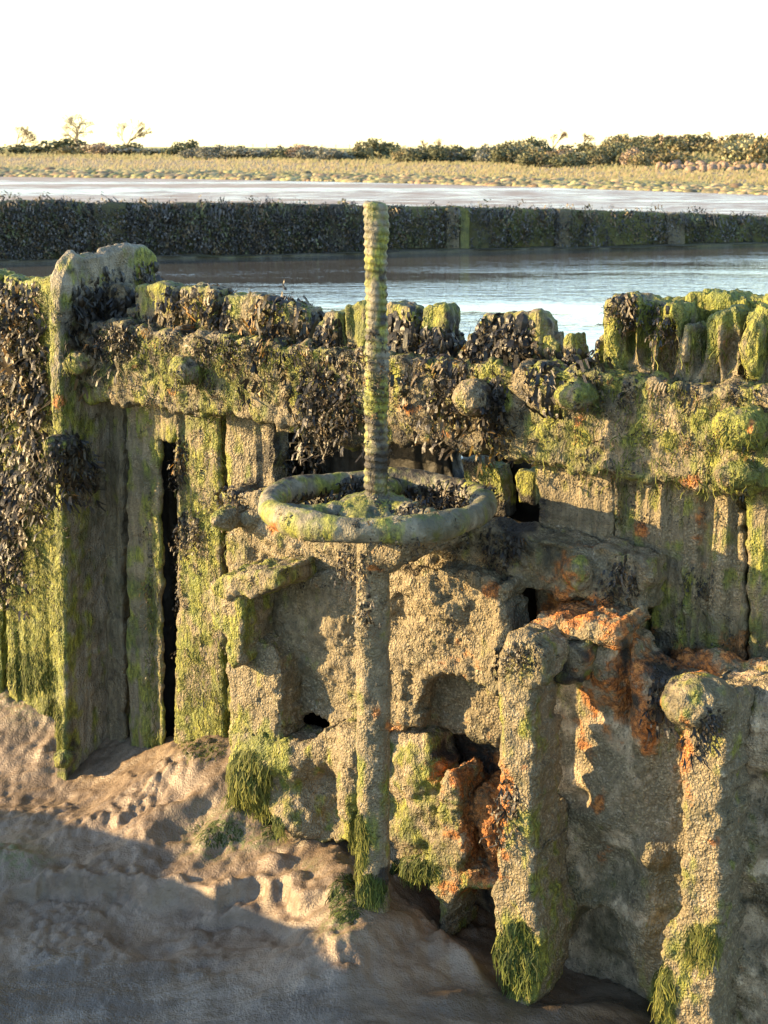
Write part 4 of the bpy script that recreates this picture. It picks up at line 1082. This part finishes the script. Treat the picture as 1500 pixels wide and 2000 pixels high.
cs = np.array([(.10, .095, .075), (.10, .095, .06), (.23, .20, .06), (.27, .25, .075), (.24, .24, .065), (.30, .23, .12), (.31, .22, .13), (.22, .21, .06), (.13, .15, .04), (.10, .13, .03), (.33, .34, .10), (.34, .36, .11), (.36, .38, .12), (.36, .38, .12)])
lc = np.stack([np.interp(kf, KS, cs[:, c]) for c in range(3)], 1)
J = np.arange(UG.size).reshape(UG.shape)
Q = np.stack([J[:-1, :-1], J[1:, :-1], J[1:, 1:], J[:-1, 1:]], -1).reshape(-1, 4)
tag(obj_at('salt_marsh_land', gp, Q, np.hstack([lc, np.ones((len(lc), 1))]), M_LAND, base=(0, 0, 0)), 'far shore of salt marsh, bank and field', 'land', kind='structure')

# lumpy marsh tussocks and straw grass along the shore
def lumps(n, kf, size, cols, flat, seed):
    r = np.random.default_rng(seed); VV, QQ, CC = [], [], []; off = 0
    ring = [(1.0, -.2), (.95, .25), (.7, .65), (.3, .92)]
    for i in range(n):
        u = r.uniform(-150, 1650); k = kf(r); p = land(u, k); s = size * r.uniform(.5, 1.4) * p[1] / 160
        w = s * r.uniform(.8, 2.2); hgt = s * flat * r.uniform(.6, 1.3); m = 8
        V = []
        for (rr, zz) in ring:
            for j in range(m):
                a = 6.283 * j / m; q = rr * r.uniform(.8, 1.2)
                V.append((p[0] + w * q * math.cos(a), p[1] + w * q * math.sin(a), p[2] + hgt * zz * r.uniform(.85, 1.15)))
        Qs = [(a * m + j, a * m + (j + 1) % m, (a + 1) * m + (j + 1) % m, (a + 1) * m + j) for a in range(3) for j in range(m)]
        Qs += [(3 * m + j, 3 * m + j + 1, 3 * m + 6 - j if j < 2 else 3 * m + 7 - j, 3 * m + 7 - j) for j in (0, 1, 2)]
        c = np.array(cols[r.integers(len(cols))]) * r.uniform(.75, 1.25)
        VV.append(V); QQ.append(np.array(Qs) + off); off += len(V); CC.append(np.tile([*c, 1], (len(V), 1)))
    return np.concatenate(VV), np.concatenate(QQ), np.concatenate(CC)
V, Q, C = lumps(2600, lambda r: 1.004 + .10 * r.random() ** 1.6, .34, [(.27, .22, .07), (.23, .215, .06), (.29, .21, .075), (.16, .165, .045), (.20, .12, .05), (.12, .11, .055)], .62, 5)
tag(obj_at('marsh_tussocks', V, Q, C, M_SHORE), 'yellow green tussocks along the edge of the salt marsh', 'tussocks', kind='stuff')
def blades(n, kf, h, cols, seed, lean=.25):
    r = np.random.default_rng(seed); VV, QQ, CC = [], [], []
    for i in range(n):
        u = r.uniform(-150, 1650); p = land(u, kf(r)); s = h * r.uniform(.5, 1.5) * (p[1] / 200) ** .5; w = s * r.uniform(.2, .6)
        a = r.uniform(-1.2, -.6); dx, dy = math.cos(a) * w, math.sin(a) * w; lx = s * r.normal(lean, .25)
        VV += [(p[0] - dx, p[1] - dy, p[2] - .1), (p[0] + dx, p[1] + dy, p[2] - .1), (p[0] + dx * .5 + lx, p[1] + dy * .5, p[2] + s), (p[0] - dx * .6 + lx, p[1] - dy * .6, p[2] + s * r.uniform(.7, 1))]
        CC += [[*(np.array(cols[r.integers(len(cols))]) * r.uniform(.9, 1.1)), 1]] * 4
    return np.array(VV), np.arange(4 * n).reshape(n, 4), np.array(CC)
V, Q, C = blades(11000, lambda r: 1.1 + .38 * r.random(), .28, [(.155, .12, .06), (.125, .11, .05), (.12, .125, .045), (.10, .10, .04)], 6)
tag(obj_at('marsh_grass', V, Q, C, M_SHORE), 'straw coloured grass covering the salt marsh', 'grass', kind='stuff')
V, Q, C = blades(9000, lambda r: 1.4 + .35 * r.random(), .35, [(.085, .095, .03), (.11, .11, .035), (.07, .08, .025), (.14, .12, .05)], 8)
tag(obj_at('bank_grass', V, Q, C, M_SHORE), 'green rough grass on the bank behind the marsh', 'grass', kind='stuff')

# bushes: a bare skeleton of stems under a shell of small leaf sprays
def bush_mesh(seed, cols, n=900, dens=1.0, wind=.0):
    r = np.random.default_rng(seed)
    blobs = [(0, 0, .45, .5)] + [(r.uniform(-.75, .75), r.uniform(-.4, .4), r.uniform(.25, .72), r.uniform(.22, .42)) for _ in range(9)]
    VV, CC = [], []
    tot = sum(b[3] ** 2 for b in blobs)
    for b in blobs:
        tone = r.uniform(.7, 1.3)
        for _ in range(int(n * b[3] ** 2 / tot)):
            d = norm(r.normal(0, 1, 3)); rad = b[3] * r.uniform(.72, 1.1)
            c = np.array(b[:3]) + d * rad
            if c[2] < -.05: continue
            c[0] += wind * c[2]
            a = norm(r.normal(0, 1, 3)); bb = norm(np.cross(a, d + r.normal(0, .5, 3))); s = r.uniform(.03, .075)
            VV += [c - a * s - bb * s * .6, c + a * s - bb * s * .7, c + a * s * .8 + bb * s, c - a * s * .9 + bb * s * .6]
            k = np.array(cols[r.integers(len(cols))]) * tone * r.uniform(.75, 1.25)
            CC += [[*k, 1]] * 4
    VV = np.array(VV); return mesh_np('bush', VV, np.arange(len(VV)).reshape(-1, 4), np.array(CC), smooth=False)
G_DARK = [(.10, .11, .04), (.13, .13, .05), (.08, .09, .036)]
G_OLIVE = [(.19, .165, .05), (.23, .185, .055), (.15, .14, .045), (.28, .19, .065)]
G_BROWN = [(.30, .19, .10), (.25, .165, .09), (.35, .24, .135)]
G_GREY = [(.18, .175, .12), (.22, .205, .14), (.15, .15, .10)]
G_STRAW = [(.30, .26, .12), (.26, .24, .10), (.22, .22, .08)]
BM = {}
for nm, cl, ss in (('dark', G_DARK, 3), ('olive', G_OLIVE, 3), ('brown', G_BROWN, 2), ('grey', G_GREY, 2), ('straw', G_STRAW, 2)):
    BM[nm] = [bush_mesh(600 + 10 * i + len(nm), cl) for i in range(ss)]
def bush(u, v_base, w, h, kind, label, group, rot=None, k=None):
    w *= 1.35; h *= 1.3 if u > 330 else .9
    if k is None: k = 1.55
    # the k at which the land's row meets v_base
    kg = np.linspace(1.2, 2.2, 60); pv = project(land(np.full(60, float(u)), kg))[1]
    k = float(np.interp(-v_base, -pv, kg))
    p = land(float(u), k); m = p[1] / F
    me = BM[kind][random.randrange(len(BM[kind]))]
    o = bpy.data.objects.new('bush', me); COL.objects.link(o)
    if not me.materials: me.materials.append(M_SHORE)
    o.location = (p[0], p[1], p[2] - .02 * h * m); o.rotation_euler.z = random.uniform(-.35, .35) + (math.pi if random.random() < .5 else 0)
    o.scale = (w * m / 1.9, w * m / 1.9, h * m / .98)
    return tag(o, label, 'bush', group, 'thing')
GB = 'bushes along the far bank'
named = [
 (10, 303, 60, 22, 'dark', 'dark bush under the leftmost windswept tree at the left edge'), (100, 300, 90, 30, 'dark', 'dark gorse bush between the leftmost and the spreading tree'),
 (140, 303, 60, 20, 'olive', 'low olive bush in front of the spreading tree'), (198, 303, 50, 26, 'brown', 'tawny rounded bush right of the spreading tree'),
 (237, 302, 56, 24, 'dark', 'dark bush at the foot of the slender leaning tree'), (290, 302, 90, 14, 'grey', 'long low grey green bush right of the slender leaning tree'),
 (352, 304, 52, 22, 'dark', 'single dark rounded bush on the open stretch of bank'), (500, 304, 20, 10, 'olive', 'small olive bush in the grey hedge'),
 (588, 312, 50, 22, 'brown', 'reddish brown bush in the middle of the grey hedge'), (706, 310, 30, 26, 'olive', 'upright olive gorse at the left end of the dark hedge before the screw stem'),
 (742, 308, 60, 26, 'dark', 'dark dense gorse directly behind the screw stem'), (745, 292, 26, 9, 'olive', 'small brown bush on the skyline above the screw stem'),
 (790, 318, 40, 20, 'olive', 'yellowish gorse just right of the screw stem'), (892, 300, 18, 10, 'dark', 'lone small dark bush against the pale field'),
 (1237, 325, 34, 28, 'brown', 'copper coloured bush in front of the dark thicket'), (1275, 322, 36, 18, 'olive', 'golden gorse at the left end of the boulders'),
 (1312, 324, 70, 24, 'olive', 'broad golden gorse directly above the boulders'), (1440, 322, 70, 34, 'straw', 'pale straw bush sloping down to the boulders'),
 (1490, 322, 60, 44, 'olive', 'tall amber bush at the right edge'), (1460, 330, 30, 14, 'olive', 'small golden gorse beside the straw bush and the boulders'), (1225, 292, 60, 18, 'dark', 'dark rounded crown highest on the thicket skyline'), (1020, 322, 26, 20, 'olive', 'yellow green bush at the left front of the thicket'), (1068, 326, 44, 20, 'olive', 'golden gorse behind the driftwood heap'),
]
for (u, vb, w, h, kd, lb) in named: bush(u, vb, w, h, kd, lb, GB)
for i in range(26):
    u = 375 + 315 * i / 25 + random.uniform(-8, 8)
    bush(u, 309 + (u - 375) * .012 + random.uniform(-3, 3), random.uniform(34, 64), random.uniform(11, 19), random.choice(['grey', 'grey', 'dark']), 'grey green bush merging into the long hedge below the pale field', 'bushes of the long grey hedge')
for i in range(22):
    u = 800 + 210 * i / 21 + random.uniform(-8, 8)
    bush(u, 316 + random.uniform(-4, 4), random.uniform(34, 60), random.uniform(16, 24), random.choice(['dark', 'dark', 'grey']), 'dark bush merging into the hedge between screw stem and thicket', 'bushes of the dark hedge')
for i in range(64):
    u = random.uniform(990, 1560); t = random.random()
    lo = 330 if u < 1260 else 304; hi = np.interp(u, [990, 1100, 1200, 1260, 1400, 1560], [304, 300, 292, 294, 292, 286])
    bush(u, lo + (hi - lo) * t, random.uniform(36, 66), random.uniform(16, 27), random.choice(['dark', 'olive', 'olive', 'dark', 'brown', 'straw'] if i % 3 else ['dark', 'olive']), 'gorse bush merging into the dense thicket on the right of the far bank', 'gorse bushes of the thicket')

# windswept leafless trees
def tree(u, v_base, h_px, spread, lean, label, seed, depth=7, name='bare_tree', cat='tree'):
    r = np.random.default_rng(seed)
    kg = np.linspace(1.3, 2.6, 80); pv = project(land(np.full(80, float(u)), kg))[1]
    k = float(np.interp(-v_base, -pv, kg)); p = land(float(u), k); m = p[1] / F; Hh = h_px * m
    TV, TQ, CV, CQ = [], [], [], []
    def tube(a, b, ra, rb, VV, QQ):
        d = norm(b - a); s = norm(np.cross(d, [.3, .9, .2])); t = np.cross(d, s); o = len(VV)
        for c, rr in ((a, ra), (b, rb)):
            for j in range(4): VV.append(c + s * rr * math.cos(j * 1.571) + t * rr * math.sin(j * 1.571))
        for j in range(4): QQ.append((o + j, o + (j + 1) % 4, o + 4 + (j + 1) % 4, o + 4 + j))
    def br(a, d, ln, rad, dep):
        b = a + d * ln
        VV, QQ = (TV, TQ) if dep >= depth - 1 else (CV, CQ)
        mid = (a + b) / 2 + r.normal(0, .06, 3) * ln
        tube(a, mid, rad, rad * .85, VV, QQ); tube(mid, b, rad * .85, rad * .7, VV, QQ)
        if dep == 0: return
        nb = 3 if dep > 1 else 4
        for _ in range(nb):
            q = norm(d + r.normal(0, spread, 3) * np.array([1, .7, .8]) + np.array([lean * .35, 0, .08]))
            br(b, q, ln * r.uniform(.66, .92), max(rad * r.uniform(.55, .74), .014), dep - 1)
    br(np.array([0, 0, -.3]), norm(np.array([lean * .4, 0, 1.])), Hh * .30, Hh * .034, depth)
    root = empty(name, p, label, cat); root['kind'] = 'thing'
    for nm, VV, QQ in (('trunk', TV, TQ), ('crown', CV, CQ)):
        VV = np.array(VV); 
        link(nm, mesh_np(nm, VV, np.array(QQ)), M_BARK, root)
    return root
tree(28, 300, 52, .42, .55, 'leftmost windswept bare tree on the skyline', 21, 6)
tree(152, 300, 64, .62, .10, 'broad spreading bare tree, the fullest on the skyline', 22, 6)
tree(243, 300, 56, .30, .55, 'slender bare tree leaning right beside the spreading tree', 23, 6)
tree(852, 306, 30, .45, .4, 'small sparse bare shrub against the pale field right of the stem', 24, 5, 'bare_shrub', 'shrub')
tree(830, 308, 34, .28, .3, 'faint thin bare sapling beside the sparse shrub', 25, 4, 'bare_shrub', 'shrub')
tree(1005, 304, 30, .5, .4, 'bare twiggy shrub at the left shoulder of the thicket', 26, 5, 'bare_shrub', 'shrub')
tree(1078, 300, 42, .36, .5, 'tallest bare shrub rising out of the thicket', 27, 5, 'bare_shrub', 'shrub')
tree(1138, 298, 32, .34, .45, 'bare shrub next right of the tallest one on the thicket', 28, 5, 'bare_shrub', 'shrub')
tree(568, 293, 11, .6, .5, 'tiny windswept tree on the field skyline left of the stem', 29, 4)

# boulders below the thicket, driftwood, and the field fence
bpy.ops.mesh.primitive_ico_sphere_add(subdivisions=2, radius=1, location=(0, 0, -50)); ico = bpy.context.object
iv = np.array([v.co[:] for v in ico.data.vertices]); it = np.array([p.vertices[:] for p in ico.data.polygons]); bpy.data.objects.remove(ico)
RB = []
for s in range(5):
    q = iv * (1 + .28 * fbm(iv * 1.3, 2, 700 + s))[:, None]; q = np.sign(q) * np.abs(q) ** .8
    me = mesh_np('boulder', q, it, None, smooth=False, k=3); me.materials.append(M_ROCK); RB.append(me)
def rock(u, v, w, h, label='reddish boulder in the rough row along the foot of the right bank', grp='boulders along the right bank'):
    kg = np.linspace(1.1, 1.8, 60); pv = project(land(np.full(60, float(u)), kg))[1]; p = land(float(u), float(np.interp(-v, -pv, kg))); m = p[1] / F
    o = bpy.data.objects.new('boulder', RB[random.randrange(5)]); COL.objects.link(o)
    o.location = (p[0], p[1], p[2] + .3 * h * m); o.scale = (w * m * .55, w * m * .5, h * m * .6); o.rotation_euler.z = random.uniform(0, 6)
    tag(o, label, 'boulder', grp, 'thing')
uu = 1282
while uu < 1500:
    w = random.uniform(9, 22); rock(uu + w / 2, 334 + random.uniform(-2, 3), w * 1.1, random.uniform(12, 18)); uu += w * .95
for i in range(12): rock(random.uniform(1290, 1460), 327 + random.uniform(-2, 2), random.uniform(12, 20), random.uniform(11, 16))
for i in range(7): rock(random.uniform(1180, 1285), 330 + random.uniform(-4, 4), random.uniform(6, 12), random.uniform(5, 7))

dw = land(1075., 1.36); m = dw[1] / F
dr = empty('driftwood_heap', dw, 'pale driftwood heap on the marsh grass in front of the thicket', 'driftwood'); dr['kind'] = 'thing'
for i in range(9):
    a = random.uniform(-.5, .5); ln = random.uniform(8, 20) * m; rr = random.uniform(.8, 1.8) * m
    d = np.array([math.cos(a), random.uniform(-.3, .3), random.uniform(-.1, .25)]); d = norm(d); s = norm(np.cross(d, [0, 0, 1])); t = np.cross(s, d)
    c = np.array([random.uniform(-8, 8) * m, random.uniform(-3, 3) * m, (1 + 5 * random.random()) * m]); V = []
    for q in np.linspace(-.5, .5, 5):
        for j in range(6): V.append(c + d * ln * q + (s * math.cos(j * 1.047) + t * math.sin(j * 1.047)) * rr * (1.1 - abs(q)) * random.uniform(.8, 1.2))
    Qd = [(6 * i2 + j, 6 * i2 + (j + 1) % 6, 6 * i2 + 6 + (j + 1) % 6, 6 * i2 + 6 + j) for i2 in range(4) for j in range(6)]
    link('log', mesh_np('log', np.array(V), np.array(Qd)), M_BARK, dr)

fp = land(600., 2.75); fe = empty('field_fence', fp, 'thin post and wire fence along the edge of the pale field', 'fence'); fe['kind'] = 'thing'
tops = []
for u in list(range(440, 900, 27)):
    p = land(float(u), 2.7); m = p[1] / F; w = .55 * m; h = 7 * m
    V = np.array([[p[0] + a * w, p[1] + b * w, p[2] + (h if c else -.3)] for c in (0, 1) for a, b in ((-1, -1), (1, -1), (1, 1), (-1, 1))]) - fp
    link('post', mesh_np('post', V, np.array([(0, 1, 5, 4), (1, 2, 6, 5), (2, 3, 7, 6), (3, 0, 4, 7), (4, 5, 6, 7), (3, 2, 1, 0)]), smooth=False), M_BARK, fe); tops.append(p + np.array([0, 0, h * .85]))
V, Q = [], []
for a, b in zip(tops[:-1], tops[1:]):
    for dz in (0, -.4):
        o = len(V); t = np.array([0, 0, .02])
        V += [a - fp + [0, 0, dz] - t, b - fp + [0, 0, dz] - t, b - fp + [0, 0, dz] + t, a - fp + [0, 0, dz] + t]; Q.append((o, o + 1, o + 2, o + 3))
link('wire', mesh_np('wire', np.array(V), np.array(Q), smooth=False), M_BARK, fe)
# ================================================================= LIGHT, SKY, CAMERA
SUN_EL, SUN_AZ = math.radians(13.0), math.radians(2.0)     # low sun, straight from the left
sd = Vector((-math.cos(SUN_EL) * math.cos(SUN_AZ), math.cos(SUN_EL) * math.sin(SUN_AZ), math.sin(SUN_EL)))
sun = bpy.data.lights.new('sun', 'SUN'); sun.energy = 5.0; sun.angle = math.radians(.5); sun.color = (1.0, .69, .32)
so = bpy.data.objects.new('sun', sun); COL.objects.link(so); so.location = (-30, 0, 12)
so.rotation_euler = (-sd).to_track_quat('-Z', 'Y').to_euler()
world = bpy.data.worlds.new('World'); scene.world = world; world.use_nodes = True
wn = world.node_tree; wn.nodes.clear()
sky = wn.nodes.new('ShaderNodeTexSky'); sky.sky_type = 'NISHITA'; sky.sun_disc = False
sky.sun_elevation = SUN_EL; sky.sun_rotation = math.radians(-90) + SUN_AZ
sky.air_density = 1.0; sky.dust_density = 0.4; sky.ozone_density = 1.0
bg = wn.nodes.new('ShaderNodeBackground'); bg.inputs[1].default_value = .15
wo = wn.nodes.new('ShaderNodeOutputWorld')
wn.links.new(sky.outputs[0], bg.inputs[0]); wn.links.new(bg.outputs[0], wo.inputs[0])
cam = bpy.data.cameras.new('camera'); co_ = bpy.data.objects.new('camera', cam); COL.objects.link(co_)
cam.sensor_fit = 'VERTICAL'; cam.sensor_height = 36; cam.lens = 36 * F / 2000
co_.location = CAM; co_.rotation_euler = (math.pi / 2 - PITCH, 0, 0)
cam.clip_start = .05; cam.clip_end = 20000
cam.dof.use_dof = True; cam.dof.focus_distance = 3.55; cam.dof.aperture_fstop = 14
scene.camera = co_
scene.view_settings.view_transform = 'Standard'; scene.view_settings.look = 'None'
scene.view_settings.exposure = 1.98; scene.view_settings.gamma = 1; scene.view_settings.use_curve_mapping = False
scene.cycles.max_bounces = 6
print('script done', round(time.time() - T0, 1), sum(len(o.data.polygons) for o in scene.objects if o.type == 'MESH'))
